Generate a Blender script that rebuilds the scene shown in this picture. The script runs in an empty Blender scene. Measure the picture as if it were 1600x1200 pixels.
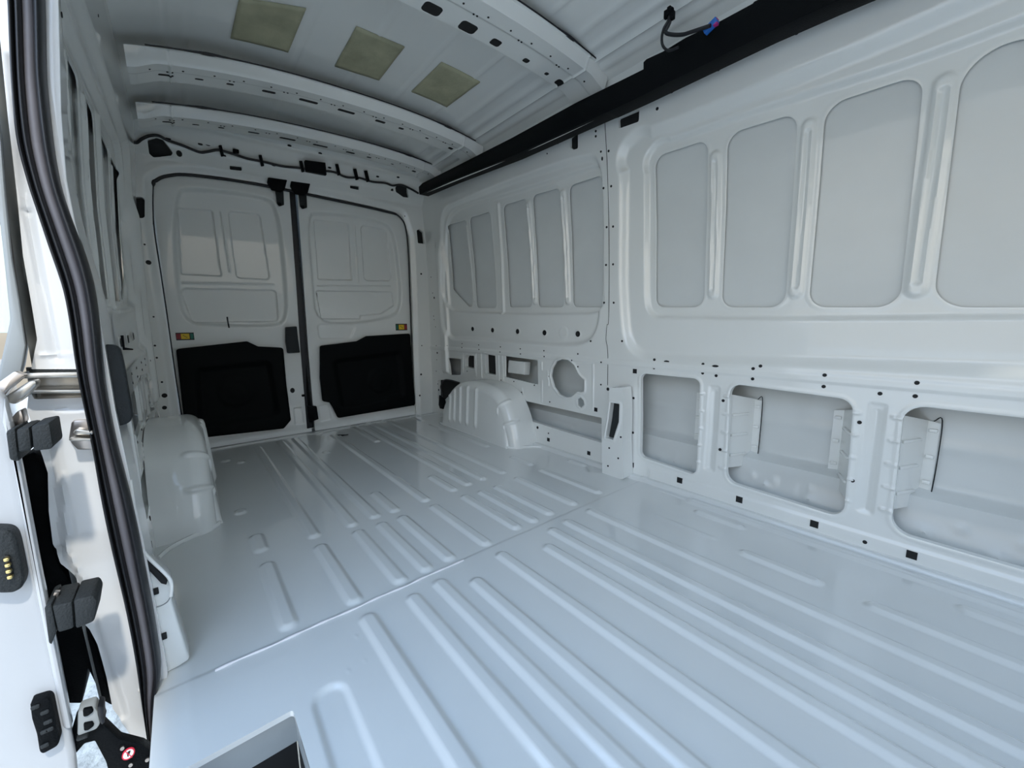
import bpy, bmesh, math, random
import numpy as np
from mathutils import Vector, Matrix

random.seed(4)
SC = bpy.context.scene
COL = SC.collection

# ------------------------------------------------------------------ camera
F_PX = 625.862
YAW, PITCH, ROLL = -0.6844, -0.149925, -0.012046
CAMZ = 0.76
_fwd = np.array([math.cos(PITCH)*math.cos(YAW), math.cos(PITCH)*math.sin(YAW), math.sin(PITCH)])
_rt = np.array([math.sin(YAW), -math.cos(YAW), 0.0])
_up = np.cross(_rt, _fwd)
_r = _rt*math.cos(ROLL) + _up*math.sin(ROLL)
_u = -_rt*math.sin(ROLL) + _up*math.cos(ROLL)
cam_data = bpy.data.cameras.new('camera')
cam = bpy.data.objects.new('camera', cam_data)
COL.objects.link(cam)
cam_data.sensor_fit = 'HORIZONTAL'
cam_data.sensor_width = 36.0
cam_data.lens = 36.0*F_PX/1600.0
cam_data.clip_start = 0.01
cam_data.clip_end = 500
mw = Matrix.Identity(4)
for i in range(3):
    mw[i][0] = _r[i]; mw[i][1] = _u[i]; mw[i][2] = -_fwd[i]
mw[2][3] = CAMZ
cam.matrix_world = mw
SC.camera = cam

# ------------------------------------------------------------------ light
SC.view_settings.view_transform = 'Standard'
SC.view_settings.look = 'None'
SC.view_settings.gamma = 1.0
SC.view_settings.use_curve_mapping = False
SC.view_settings.exposure = 0.0
world = bpy.data.worlds.new('world')
SC.world = world
world.use_nodes = True
nt = world.node_tree
nt.nodes.clear()
wo = nt.nodes.new('ShaderNodeOutputWorld')
bg = nt.nodes.new('ShaderNodeBackground')
tc = nt.nodes.new('ShaderNodeTexCoord')
sep = nt.nodes.new('ShaderNodeSeparateXYZ')
rmp = nt.nodes.new('ShaderNodeValToRGB')
rmp.color_ramp.elements[0].position = 0.49
rmp.color_ramp.elements[0].color = (0.30, 0.28, 0.24, 1)
rmp.color_ramp.elements[1].position = 0.95
rmp.color_ramp.elements[1].color = (0.36, 0.60, 1.0, 1)
e = rmp.color_ramp.elements.new(0.56); e.color = (0.66, 0.62, 0.54, 1)
e = rmp.color_ramp.elements.new(0.66); e.color = (0.66, 0.78, 0.95, 1)
mr = nt.nodes.new('ShaderNodeMapRange')
mr.inputs['From Min'].default_value = -1; mr.inputs['From Max'].default_value = 1
nt.links.new(tc.outputs['Generated'], sep.inputs[0])
nt.links.new(sep.outputs['Z'], mr.inputs['Value'])
nt.links.new(mr.outputs['Result'], rmp.inputs['Fac'])
nt.links.new(rmp.outputs['Color'], bg.inputs['Color'])
mx = nt.nodes.new('ShaderNodeMapRange')              # the sky is brighter on the sun's side, ahead of the van
mx.inputs['From Min'].default_value = -1.0; mx.inputs['From Max'].default_value = 0.1
mx.inputs['To Min'].default_value = 3.4; mx.inputs['To Max'].default_value = 2.0
nt.links.new(sep.outputs['X'], mx.inputs['Value'])
my = nt.nodes.new('ShaderNodeMapRange')              # and brighter straight out of the side door
my.inputs['From Min'].default_value = 0.15; my.inputs['From Max'].default_value = 0.9
my.inputs['To Min'].default_value = 1.0; my.inputs['To Max'].default_value = 1.35
nt.links.new(sep.outputs['Y'], my.inputs['Value'])
mul = nt.nodes.new('ShaderNodeMath'); mul.operation = 'MULTIPLY'
nt.links.new(mx.outputs['Result'], mul.inputs[0]); nt.links.new(my.outputs['Result'], mul.inputs[1])
nt.links.new(mul.outputs[0], bg.inputs['Strength'])
nt.links.new(bg.outputs[0], wo.inputs['Surface'])
sun_d = bpy.data.lights.new('sun', 'SUN')
sun_d.energy = 2.4; sun_d.angle = math.radians(2.5); sun_d.color = (1.0, 0.95, 0.86)
sun = bpy.data.objects.new('sun', sun_d); COL.objects.link(sun)
sun.rotation_euler = Vector((0.57, -0.012, -0.82)).to_track_quat('-Z', 'Y').to_euler()

# ------------------------------------------------------------------ helpers
def ray(px, py):
    c = np.array([(px-800)/F_PX, -(py-600)/F_PX, 1.0])
    return c[0]*_r + c[1]*_u + c[2]*_fwd
def PX(px, py, X):
    d = ray(px, py); p = d*(X/d[0]); return (X, p[1], p[2]+CAMZ)
def PY(px, py, Y):
    d = ray(px, py); p = d*(Y/d[1]); return (p[0], Y, p[2]+CAMZ)
def PZ(px, py, Z):
    d = ray(px, py); p = d*((Z-CAMZ)/d[2]); return (p[0], p[1], Z)

YC = -0.7585                      # centre line of the van
_WZ = np.array([-0.2, 0.0, 0.3, 0.8, 1.2, 1.5, 1.8, 2.0])
_WY = np.array([-1.664, -1.664, -1.672, -1.668, -1.655, -1.632, -1.60, -1.57])
def W(z): return np.interp(z, _WZ, _WY)
def PW(px, py, off=0.0):          # a pixel on the right wall -> (x, z)
    Y = -1.65
    for _ in range(6):
        p = PY(px, py, Y+off); Y = float(W(p[2]))
    return (p[0], p[2])

def MAT(name, col, rough=0.4, metal=0.0, coat=0.0, bump=0.0, bscale=40.0, vary=0.0, vscale=3.0, spec=0.5, trans=0.0):
    m = bpy.data.materials.new(name); m.use_nodes = True
    n = m.node_tree; b = n.nodes['Principled BSDF']
    b.inputs['Base Color'].default_value = (*col, 1)
    b.inputs['Roughness'].default_value = rough
    b.inputs['Metallic'].default_value = metal
    b.inputs['Specular IOR Level'].default_value = spec
    b.inputs['Coat Weight'].default_value = coat
    b.inputs['Coat Roughness'].default_value = 0.025
    b.inputs['Transmission Weight'].default_value = trans
    t = n.nodes.new('ShaderNodeTexCoord')
    if vary > 0:
        nz = n.nodes.new('ShaderNodeTexNoise'); nz.inputs['Scale'].default_value = vscale
        nz.inputs['Detail'].default_value = 4
        n.links.new(t.outputs['Object'], nz.inputs['Vector'])
        r = n.nodes.new('ShaderNodeValToRGB')
        r.color_ramp.elements[0].position = 0.3; r.color_ramp.elements[1].position = 0.7
        r.color_ramp.elements[0].color = (*[c*(1-vary) for c in col], 1)
        r.color_ramp.elements[1].color = (*[min(1, c*(1+vary)) for c in col], 1)
        n.links.new(nz.outputs['Fac'], r.inputs['Fac'])
        n.links.new(r.outputs['Color'], b.inputs['Base Color'])
    if bump > 0:
        nz = n.nodes.new('ShaderNodeTexNoise'); nz.inputs['Scale'].default_value = bscale
        nz.inputs['Detail'].default_value = 3
        n.links.new(t.outputs['Object'], nz.inputs['Vector'])
        bp = n.nodes.new('ShaderNodeBump'); bp.inputs['Strength'].default_value = bump
        bp.inputs['Distance'].default_value = 0.01
        n.links.new(nz.outputs['Fac'], bp.inputs['Height'])
        n.links.new(bp.outputs[0], b.inputs['Normal'])
    return m

M_PAINT = MAT('white_van_paint', (0.825, 0.84, 0.81), 0.32, coat=0.9, bump=0.04, bscale=5, vary=0.02)
M_FLOOR = MAT('white_floor_paint', (0.76, 0.775, 0.755), 0.30, coat=1.0, bump=0.06, bscale=6, vary=0.02, vscale=4)
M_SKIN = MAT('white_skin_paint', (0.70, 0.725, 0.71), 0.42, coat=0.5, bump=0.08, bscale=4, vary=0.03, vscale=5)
M_OUT = MAT('white_outer_paint', (0.84, 0.85, 0.85), 0.3, coat=1.0)
M_DOOR = MAT('door_paint_shaded', (0.52, 0.54, 0.56), 0.35, coat=0.6, vary=0.03)  # body white darkened: the door's shade is put into its colour
M_HOLE = MAT('hole_shade_and_grommet', (0.006, 0.007, 0.008), 0.7)  # shade inside holes, slots and gaps painted black; also the sill grommets
M_BLACK = MAT('black_moulded_plastic', (0.002, 0.003, 0.004), 0.6, bump=0.2, bscale=300, spec=0.12)
M_TRIM = MAT('dark_trim_plastic', (0.0015, 0.003, 0.0035), 0.55, bump=0.2, bscale=400, spec=0.10)
M_PAD = MAT('dark_grey_plastic_and_shade', (0.022, 0.026, 0.028), 0.6, bump=0.3, bscale=300, spec=0.3)
M_RUB = MAT('black_rubber_and_shadow_line', (0.010, 0.011, 0.014), 0.45)
M_RUBG = MAT('grey_flock_rubber', (0.16, 0.155, 0.17), 0.5, vary=0.1, vscale=9)
M_STEEL = MAT('bare_steel', (0.55, 0.50, 0.46), 0.3, metal=1.0, vary=0.15, vscale=20)
M_ALU = MAT('track_metal', (0.62, 0.60, 0.56), 0.32, metal=0.9, vary=0.1, vscale=12)
M_GOLD = MAT('brass_contact', (0.85, 0.68, 0.30), 0.3, metal=1.0)
M_PATCH = MAT('damping_pad_khaki', (0.40, 0.39, 0.26), 0.7, bump=0.5, bscale=18, vary=0.16, vscale=11)
M_GROUND = MAT('pale_concrete', (0.72, 0.69, 0.62), 0.9, bump=0.7, bscale=60, vary=0.25, vscale=25)
M_RED = MAT('sticker_red', (0.30, 0.02, 0.03), 0.5)
M_YEL = MAT('sticker_yellow', (0.75, 0.50, 0.02), 0.5)
M_GRN = MAT('sticker_green', (0.01, 0.16, 0.11), 0.5)
M_STK = MAT('sticker_black', (0.01, 0.01, 0.01), 0.5)
M_STW = MAT('sticker_white', (0.85, 0.82, 0.82), 0.5)
M_SRED = MAT('sign_red', (0.65, 0.03, 0.06), 0.5)
M_BLUE = MAT('blue_plug', (0.02, 0.15, 0.55), 0.4)
M_PINK = MAT('magenta_plug', (0.45, 0.03, 0.22), 0.4)
M_SEAT = MAT('seat_cloth', (0.03, 0.03, 0.033), 0.9, bump=0.3, bscale=200)
M_GLASS = MAT('door_glass', (0.75, 0.85, 0.83), 0.02, trans=0.9)
M_CAB = MAT('grey_cab_lining', (0.32, 0.33, 0.33), 0.6)
M_PRIM = MAT('grey_primer', (0.33, 0.35, 0.35), 0.5, vary=0.1, vscale=6)

def tag(o, label=None, cat=None, group=None, kind=None):
    if label: o['label'] = label
    if cat: o['category'] = cat
    if group: o['group'] = group
    if kind: o['kind'] = kind
    return o

def mk(name, verts, faces, mats, parent=None, fm=None, smooth=True, loc=None):
    me = bpy.data.meshes.new(name)
    me.from_pydata([tuple(map(float, v)) for v in verts], [], faces)
    for m in (mats if isinstance(mats, (list, tuple)) else [mats]): me.materials.append(m)
    if fm is not None: me.polygons.foreach_set('material_index', fm)
    if smooth: me.polygons.foreach_set('use_smooth', [True]*len(me.polygons))
    me.update()
    o = bpy.data.objects.new(name, me); COL.objects.link(o)
    if parent: o.parent = parent
    return o

def empty(name, loc=(0, 0, 0)):
    o = bpy.data.objects.new(name, None); COL.objects.link(o); o.empty_display_size = 0.05
    o.location = loc
    return o
def adopt(root, objs):
    """parent world-space meshes to an Empty that stands at the thing's base"""
    L = Vector(root.location)
    for o in objs:
        if o.parent is None:
            o.parent = root
            o.matrix_parent_inverse = Matrix.Translation(-L)
    return root

def bm_obj(name, bm, mat, parent=None, smooth=True, sharp=40):
    me = bpy.data.meshes.new(name)
    bmesh.ops.recalc_face_normals(bm, faces=bm.faces)
    bm.to_mesh(me); bm.free()
    for m in (mat if isinstance(mat, (list, tuple)) else [mat]): me.materials.append(m)
    if smooth:
        me.polygons.foreach_set('use_smooth', [True]*len(me.polygons))
        me.set_sharp_from_angle(angle=math.radians(sharp))
    o = bpy.data.objects.new(name, me); COL.objects.link(o)
    if parent: o.parent = parent
    return o

def add_prism(bm, pts, depth, bev=0.0, seg=2):
    """solid from a 3-D outline, pushed along the vector depth, edges bevelled"""
    n = len(pts)
    a = [bm.verts.new(p) for p in pts]
    d = Vector(depth)
    b = [bm.verts.new(Vector(p)+d) for p in pts]
    fs = [bm.faces.new(a), bm.faces.new(b[::-1])]
    for i in range(n):
        fs.append(bm.faces.new([a[i], b[i], b[(i+1) % n], a[(i+1) % n]]))
    bmesh.ops.recalc_face_normals(bm, faces=fs)
    if bev > 0:
        es = {e for f in fs for e in f.edges}
        bmesh.ops.bevel(bm, geom=list(es), offset=bev, segments=seg, affect='EDGES', profile=0.5, clamp_overlap=True)
def prism(name, pts, depth, mat, bev=0.0, seg=2, parent=None):
    bm = bmesh.new(); add_prism(bm, pts, depth, bev, seg)
    return bm_obj(name, bm, mat, parent)
def add_box(bm, c, s, bev=0.0, rot=None, seg=2):
    M = Matrix.Translation(Vector(c)) @ (rot.to_4x4() if rot else Matrix.Identity(4)) @ Matrix.Diagonal((s[0], s[1], s[2], 1))
    r = bmesh.ops.create_cube(bm, size=1.0, matrix=M)
    if bev > 0:
        es = {e for v in r['verts'] for e in v.link_edges}
        bmesh.ops.bevel(bm, geom=list(es), offset=bev, segments=seg, affect='EDGES', profile=0.5, clamp_overlap=True)
def box(name, c, s, mat, bev=0.0, rot=None, parent=None):
    bm = bmesh.new(); add_box(bm, c, s, bev, rot)
    return bm_obj(name, bm, mat, parent)

def spline(pts, n=8):
    P = [np.array(p, float) for p in pts]
    P = [2*P[0]-P[1]] + P + [2*P[-1]-P[-2]]
    out = []
    for i in range(1, len(P)-2):
        for k in range(n):
            t = k/n
            out.append(0.5*((2*P[i]) + (P[i+1]-P[i-1])*t + (2*P[i-1]-5*P[i]+4*P[i+1]-P[i+2])*t*t + (3*P[i]-P[i-1]-3*P[i+1]+P[i+2])*t**3))
    out.append(P[-2])
    return out
def add_tube(bm, pts, r, seg=8, smooth_n=6):
    P = spline(pts, smooth_n) if smooth_n else [np.array(p, float) for p in pts]
    rings = []
    up = np.array([0.13, 0.21, 0.97])
    for i, p in enumerate(P):
        t = P[min(i+1, len(P)-1)] - P[max(i-1, 0)]
        t = t/(np.linalg.norm(t)+1e-9)
        a = np.cross(t, up)
        if np.linalg.norm(a) < 0.2: a = np.cross(t, np.array([1., 0, 0]))
        a /= np.linalg.norm(a); b = np.cross(t, a)
        rr = r(i/(len(P)-1)) if callable(r) else r
        rings.append([bm.verts.new(p + rr*(math.cos(2*math.pi*k/seg)*a + math.sin(2*math.pi*k/seg)*b)) for k in range(seg)])
    for i in range(len(rings)-1):
        for k in range(seg):
            bm.faces.new([rings[i][k], rings[i][(k+1) % seg], rings[i+1][(k+1) % seg], rings[i+1][k]])
    bm.faces.new(rings[0][::-1]); bm.faces.new(rings[-1])
def tube(name, pts, r, mat, seg=8, smooth_n=6, parent=None):
    bm = bmesh.new(); add_tube(bm, pts, r, seg, smooth_n)
    return bm_obj(name, bm, mat, parent, sharp=60)

# ---- signed distance fields on a grid
def shrink(pts, r):
    P = np.array(pts, float); n = len(P)
    area = 0.5*sum(P[i][0]*P[(i+1) % n][1]-P[(i+1) % n][0]*P[i][1] for i in range(n))
    if area < 0: P = P[::-1]
    out = []
    for i in range(n):
        a, b, c = P[i-1], P[i], P[(i+1) % n]
        d1 = (b-a)/(np.linalg.norm(b-a)+1e-9); d2 = (c-b)/(np.linalg.norm(c-b)+1e-9)
        n1 = np.array([-d1[1], d1[0]]); n2 = np.array([-d2[1], d2[0]])
        m = n1+n2; k = 1+n1@n2
        if k < 0.3: k = 0.3
        out.append(b + r*m/k)
    return out
def sdpoly(U, V, pts):
    d = np.full(U.shape, 1e9); s = np.ones(U.shape)
    n = len(pts)
    for i in range(n):
        ax, ay = pts[i]; bx, by = pts[i-1]
        ex, ey = bx-ax, by-ay
        wx, wy = U-ax, V-ay
        t = np.clip((wx*ex+wy*ey)/(ex*ex+ey*ey+1e-12), 0, 1)
        d = np.minimum(d, (wx-ex*t)**2+(wy-ey*t)**2)
        c1 = V >= ay; c2 = V < by; c3 = ex*wy > ey*wx
        flip = (c1 & c2 & c3) | (~c1 & ~c2 & ~c3)
        s[flip] *= -1
    return s*np.sqrt(d)
def chaik(pts, n=3):
    P = [tuple(p) for p in pts]
    for _ in range(n):
        Q = []
        for i in range(len(P)):
            a, b = P[i], P[(i+1) % len(P)]
            Q += [(a[0]*.75+b[0]*.25, a[1]*.75+b[1]*.25), (a[0]*.25+b[0]*.75, a[1]*.25+b[1]*.75)]
        P = Q
    return P
def sst(x):
    x = np.clip(x, 0, 1); return x*x*(3-2*x)

class Sheet:
    """pressed sheet metal: height field over a (u, v) grid with relief, cut-outs with return flanges and small black discs for holes"""
    def __init__(s, u0, u1, v0, v1, res, fmap, flip=False, vres=None):
        s.u = np.linspace(u0, u1, max(2, int(round((u1-u0)/res))+1)); s.v = np.linspace(v0, v1, max(2, int(round((v1-v0)/(vres or res)))+1))
        s.U, s.V = np.meshgrid(s.u, s.v, indexing='ij')
        s.H = np.zeros(s.U.shape); s.C = np.full(s.U.shape, 1.0); s.T = np.zeros(s.U.shape, int)
        s.fmap = fmap; s.flip = flip; s.dots = []; s.td = [0.012]; s.tp = [False]
    def win(s, pts, m):
        P = np.array(pts)
        i0, i1 = np.searchsorted(s.u, [P[:, 0].min()-m, P[:, 0].max()+m])
        j0, j1 = np.searchsorted(s.v, [P[:, 1].min()-m, P[:, 1].max()+m])
        return slice(max(0, i0-1), i1+1), slice(max(0, j0-1), j1+1)
    def sd(s, pts, r, m):
        w = s.win(pts, m)
        if s.U[w].size == 0: return w, None
        q = shrink(pts, r) if r > 0 else pts
        return w, sdpoly(s.U[w], s.V[w], q)-r
    def add(s, pts, r, h, ramp, out=False):
        """height h inside the outline; the ramp lies inside it (or centred outside)"""
        w, d = s.sd(pts, r, ramp*1.5)
        if d is None: return
        s.H[w] += h*sst((ramp-d)/ramp if out else -d/ramp)
    def bead(s, a, b, wd, h, ramp=None, lin=False):
        """raised capsule from a to b of full width wd"""
        ramp = ramp or wd*0.45
        w = s.win([a, b], wd+ramp)
        if s.U[w].size == 0: return
        ex, ey = b[0]-a[0], b[1]-a[1]
        wx, wy = s.U[w]-a[0], s.V[w]-a[1]
        t = np.clip((wx*ex+wy*ey)/(ex*ex+ey*ey+1e-12), 0, 1)
        d = np.hypot(wx-ex*t, wy-ey*t)-wd/2
        s.H[w] += h*(np.clip(-d/ramp, 0, 1) if lin else sst(-d/ramp))
    def cut(s, pts, r=0.0, flange=0.012, pit=False, lip=0.0):
        w, d = s.sd(pts, r, 0.05)
        if d is None: return
        if lip: s.H[w] += lip*sst(1-np.abs(d-0.006)/0.009)
        s.td.append(flange); s.tp.append(pit); k = len(s.td)-1
        c = s.C[w]; t = s.T[w]
        upd = d < c
        c[upd] = d[upd]; t[upd] = k
        s.C[w] = c; s.T[w] = t
    def trim(s, pts, r=0.0, flange=0.01):
        """keep only what is inside the outline"""
        q = shrink(pts, r) if r > 0 else pts
        d = -(sdpoly(s.U, s.V, q)-r)
        s.td.append(flange); s.tp.append(False); k = len(s.td)-1
        upd = d < s.C
        s.C[upd] = d[upd]; s.T[upd] = k
    def dot(s, p, r, sq=False, ang=0.0, mat=1, asp=1.0): s.dots.append((p, r, sq, ang, mat, asp))
    def hat(s, p):
        i = int(np.clip(np.searchsorted(s.u, p[0])-1, 0, len(s.u)-2)); j = int(np.clip(np.searchsorted(s.v, p[1])-1, 0, len(s.v)-2))
        return float(s.H[i, j])
    def build(s, name, mats, parent=None):
        nu, nv = s.U.shape
        X = s.fmap(s.U, s.V, s.H)
        co = np.stack([c.ravel() for c in X], 1)
        idx = np.arange(nu*nv).reshape(nu, nv)
        a, b, c, d = idx[:-1, :-1], idx[1:, :-1], idx[1:, 1:], idx[:-1, 1:]
        ins = s.C < 0
        cnt = ins[:-1, :-1].astype(int)+ins[1:, :-1]+ins[1:, 1:]+ins[:-1, 1:]
        full = cnt == 0
        quads = np.stack([a[full], b[full], c[full], d[full]], 1)
        ev = []; ef = []; em = []; base = nu*nv; ed = {}
        Cf = s.C.ravel(); Uf = s.U.ravel(); Vf = s.V.ravel(); Hf = s.H.ravel(); Tf = s.T.ravel()
        def nv_(u, v, h):
            ev.append((u, v, h)); return base+len(ev)-1
        def cross(p, q):
            k = (p, q) if p < q else (q, p)
            if k not in ed:
                t = Cf[k[0]]/(Cf[k[0]]-Cf[k[1]])
                ed[k] = nv_(Uf[k[0]]+t*(Uf[k[1]]-Uf[k[0]]), Vf[k[0]]+t*(Vf[k[1]]-Vf[k[0]]), Hf[k[0]]+t*(Hf[k[1]]-Hf[k[0]]))
            return ed[k]
        low = {}
        def lower(vi, dep):
            if vi not in low:
                if vi >= base: u, v, h = ev[vi-base]
                else: u, v, h = Uf[vi], Vf[vi], Hf[vi]
                low[vi] = nv_(u, v, h-dep)
            return low[vi]
        mixed = np.argwhere((cnt > 0) & (cnt < 4))
        for i, j in mixed:
            q = [int(idx[i, j]), int(idx[i+1, j]), int(idx[i+1, j+1]), int(idx[i, j+1])]
            tid = max(int(Tf[x]) for x in q); dep = s.td[tid]; pit = s.tp[tid]
            po = []; pi = []; cr = []
            for k in range(4):
                p, n_ = q[k], q[(k+1) % 4]
                (pi if Cf[p] < 0 else po).append(p)
                if (Cf[p] < 0) != (Cf[n_] < 0):
                    x = cross(p, n_); po.append(x); pi.append(x); cr.append((x, Cf[p] < 0))
            if len(po) >= 3: ef.append(po); em.append(0)
            if len(cr) == 2:
                x0, x1 = cr[0][0], cr[1][0]
                if not cr[0][1]: x0, x1 = x1, x0
                l0, l1 = lower(x0, dep), lower(x1, dep)
                ef.append([x0, x1, l1, l0] if True else [x1, x0, l0, l1]); em.append(0)
            if pit and len(pi) >= 3:
                ef.append([lower(x, dep) for x in pi]); em.append(1)
        for i, j in np.argwhere(cnt == 4):
            q = [int(idx[i, j]), int(idx[i+1, j]), int(idx[i+1, j+1]), int(idx[i, j+1])]
            tid = max(int(Tf[x]) for x in q)
            if s.tp[tid]:
                dep = s.td[tid]; ef.append([lower(x, dep) for x in q]); em.append(1)
        for (p, r, sq, ang, mt, asp) in s.dots:
            if not (s.u[0]+r < p[0] < s.u[-1]-r and s.v[0]+r < p[1] < s.v[-1]-r): continue
            h = s.hat(p); n = 4 if sq else 12
            ring = []; ring2 = []
            for k in range(n):
                t = ang+2*math.pi*(k+0.5)/n; rr = r*(1.41 if sq else 1)
                du, dv = math.cos(t)*rr*asp, math.sin(t)*rr
                ring.append(nv_(p[0]+du, p[1]+dv, h-0.001)); ring2.append(nv_(p[0]+du*.96, p[1]+dv*.96, h+0.0015))
            for k in range(n):
                ef.append([ring[k], ring[(k+1) % n], ring2[(k+1) % n], ring2[k]]); em.append(mt)
            ef.append(list(ring2)); em.append(mt)
        if ev:
            E = np.array(ev); XE = s.fmap(E[:, 0], E[:, 1], E[:, 2])
            co = np.vstack([co, np.stack(XE, 1)])
        # drop unused grid vertices
        loops = np.concatenate([quads.ravel()]+[np.array(f) for f in ef]) if ef else quads.ravel()
        starts_n = np.concatenate([np.full(len(quads), 4), np.array([len(f) for f in ef], int)]) if ef else np.full(len(quads), 4)
        used = np.unique(loops); rem = np.zeros(len(co), int); rem[used] = np.arange(len(used))
        co = co[used]; loops = rem[loops]
        if s.flip:
            st = np.concatenate([[0], np.cumsum(starts_n)]); nl = loops.copy()
            for k in range(4): nl[np.arange(len(quads))*4+k] = loops[np.arange(len(quads))*4+3-k]
            for fi in range(len(quads), len(starts_n)): nl[st[fi]:st[fi+1]] = loops[st[fi]:st[fi+1]][::-1]
            loops = nl
        me = bpy.data.meshes.new(name)
        me.vertices.add(len(co)); me.vertices.foreach_set('co', co.ravel().astype('f'))
        me.loops.add(len(loops)); me.loops.foreach_set('vertex_index', loops.astype('i'))
        me.polygons.add(len(starts_n))
        me.polygons.foreach_set('loop_start', (np.cumsum(starts_n)-starts_n).astype('i'))
        me.polygons.foreach_set('material_index', np.concatenate([np.zeros(len(quads), int), np.array(em, int)]).astype('i'))
        me.polygons.foreach_set('use_smooth', np.ones(len(starts_n), bool))
        for m in mats: me.materials.append(m)
        me.update(calc_edges=True); me.validate()
        me.set_sharp_from_angle(angle=math.radians(50))
        o = bpy.data.objects.new(name, me); COL.objects.link(o)
        if parent: o.parent = parent
        return o

# ------------------------------------------------------------------ floor
XR = 3.14                                   # rear edge of the load floor
XF = -1.55                                  # front of the shell, behind the camera
def fz(p): q = PZ(p[0], p[1], 0.0); return (q[0], q[1])
fl = Sheet(-0.6, XR, -1.70, 0.150, 0.0062, lambda u, v, h: (u, v, h), vres=0.0030)
def rib(left, far, near=None, w=0.050, h=0.0085):
    yl = fz(left)[1]; xf = fz(far)[0]; xn = fz(near)[0] if near else -0.8
    y = yl-w/2
    fl.bead((xn+w/2, y), (xf-w/2, y), w, h, ramp=0.0135, lin=True)
# front section, running under the camera
for L, Fp in [((557, 970), (570, 962)), ((627, 935), (643, 930)), ((672, 915), (682, 908)), ((732, 915), (744, 903)),
              ((770, 870), (780, 864)), ((842, 857), (850, 853)), ((848, 830), (856, 828)), ((873, 817), (880, 815)), ((910, 800), (916, 798))]:
    rib(L, Fp)
rib((1020, 808), (1015, 806), (1118, 846), w=0.03, h=0.003)
rib((1147, 866), (1150, 866), (1282, 922))
rib((1350, 952), (1345, 950))
rib((1067, 785), (1067, 785), w=0.06)
rib((1080, 802), (1080, 802), (1160, 832), w=0.045)
rib((1490, 956), (1490, 956))
# rear section, short row behind the seam
for L, Fp, N in [((402, 885), (414, 880), (440, 990)), ((488, 858), (503, 850), (552, 947)), ((547, 833), (557, 829), (618, 917)),
                 ((584, 821), (594, 817), (661, 898)), ((619, 812), (628, 806), (699, 880)), ((668, 793), (676, 789), (755, 857)),
                 ((716, 777), (724, 774), (803, 831)), ((743, 770), (750, 767), (828, 821)), ((768, 762), (774, 759), (856, 808)),
                 ((800, 749), (806, 746), (895, 792)), ((840, 736), (846, 733), (933, 774)), ((884, 721), (888, 719), (913, 730))]:
    rib(L, Fp, N)
# rear section, long ribs and the small ones between them
for L, Fp, N in [((474, 833), (392, 700), (487, 843)), ((533, 815), (432, 690), (545, 826)), ((569, 803), (452, 686), (580, 813)),
                 ((650, 779), (520, 679), (662, 786)), ((578, 774), (585, 769), (612, 803)), ((667, 747), (672, 744), (708, 769)),
                 ((717, 755), (556, 663), (728, 761)), ((743, 748), (580, 657), (752, 752)), ((774, 738), (604, 652), (783, 742)),
                 ((637, 651), (640, 650), (660, 659)), ((752, 697), (672, 663), (758, 700)), ((577, 687), (538, 664), (586, 692)),
                 ((795, 716), (797, 714), (828, 729)), ((388, 842), (398, 836), (402, 866))]:
    rib(L, Fp, N)
for p in [(376, 800), (510, 707), (352, 720), (376, 722), (693, 650)]:
    q = fz(p); fl.bead((q[0]-.008, q[1]), (q[0]+.008, q[1]), 0.05, 0.006, 0.014)
# the panel joint: front sheet laps over the rear one
XS = 1.033
fl.H += 0.0035*sst((XS+0.0025-fl.U)/0.005)
fl.bead((XS+.004, -1.72), (XS+.004, 0.2), 0.007, 0.003, 0.003)
fl.H -= 0.012*sst((fl.U-3.035)/0.012)          # lower strip along the rear sill
fl.H += 0.006*(1-np.clip(np.abs(fl.U-3.033)/0.007, 0, 1))
for k in range(7):
    y = -0.2-k*0.2; fl.bead((3.085, y), (3.085, y-0.05), 0.035, 0.006)
# flange rising into the right wall
fl.H += 0.018*sst((-1.628-fl.V)/0.012)*sst((1.9-fl.U)/0.03)
fl.bead((-0.8, -1.60), (0.93, -1.60), 0.014, 0.004)
# shallow recessed pocket beside the step well
fl.bead((0.2, fz((533, 1170))[1]), (fz((510, 1097))[0], fz((520, 1100))[1]), 0.078, -0.007, 0.016)
fl.trim([(-0.7, 0.122), (1.075, 0.122), (1.08, 0.16), (3.3, 0.16), (3.3, -1.8), (-0.7, -1.8)], 0.0, flange=0.05)
WX1, WY0, WY1 = 0.819, -0.094, 0.085
fl.cut([(0.40, WY0), (WX1, WY0), (WX1, WY1), (0.40, WY1)], 0.006, flange=0.012)
# black rubber grommets and open drain slots of the rear sill
for p, r, asp in [((408, 682), .012, 1), ((450, 673), .012, 1), ((487, 668), .012, 1), ((520, 657), .02, .5), ((579, 650), .02, .5), ((494, 667), .008, 1)]:
    q = fz(p)
    if q[0] < XR-0.03: fl.dot(q, r, asp=asp)
for p in [(557, 997), (545, 1051), (570, 1035)]:
    q = fz(p); fl.bead(q, (q[0]+.002, q[1]), 0.012, 0.0015)
floor = fl.build('floor', [M_FLOOR, M_HOLE]); tag(floor, kind='structure')
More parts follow.
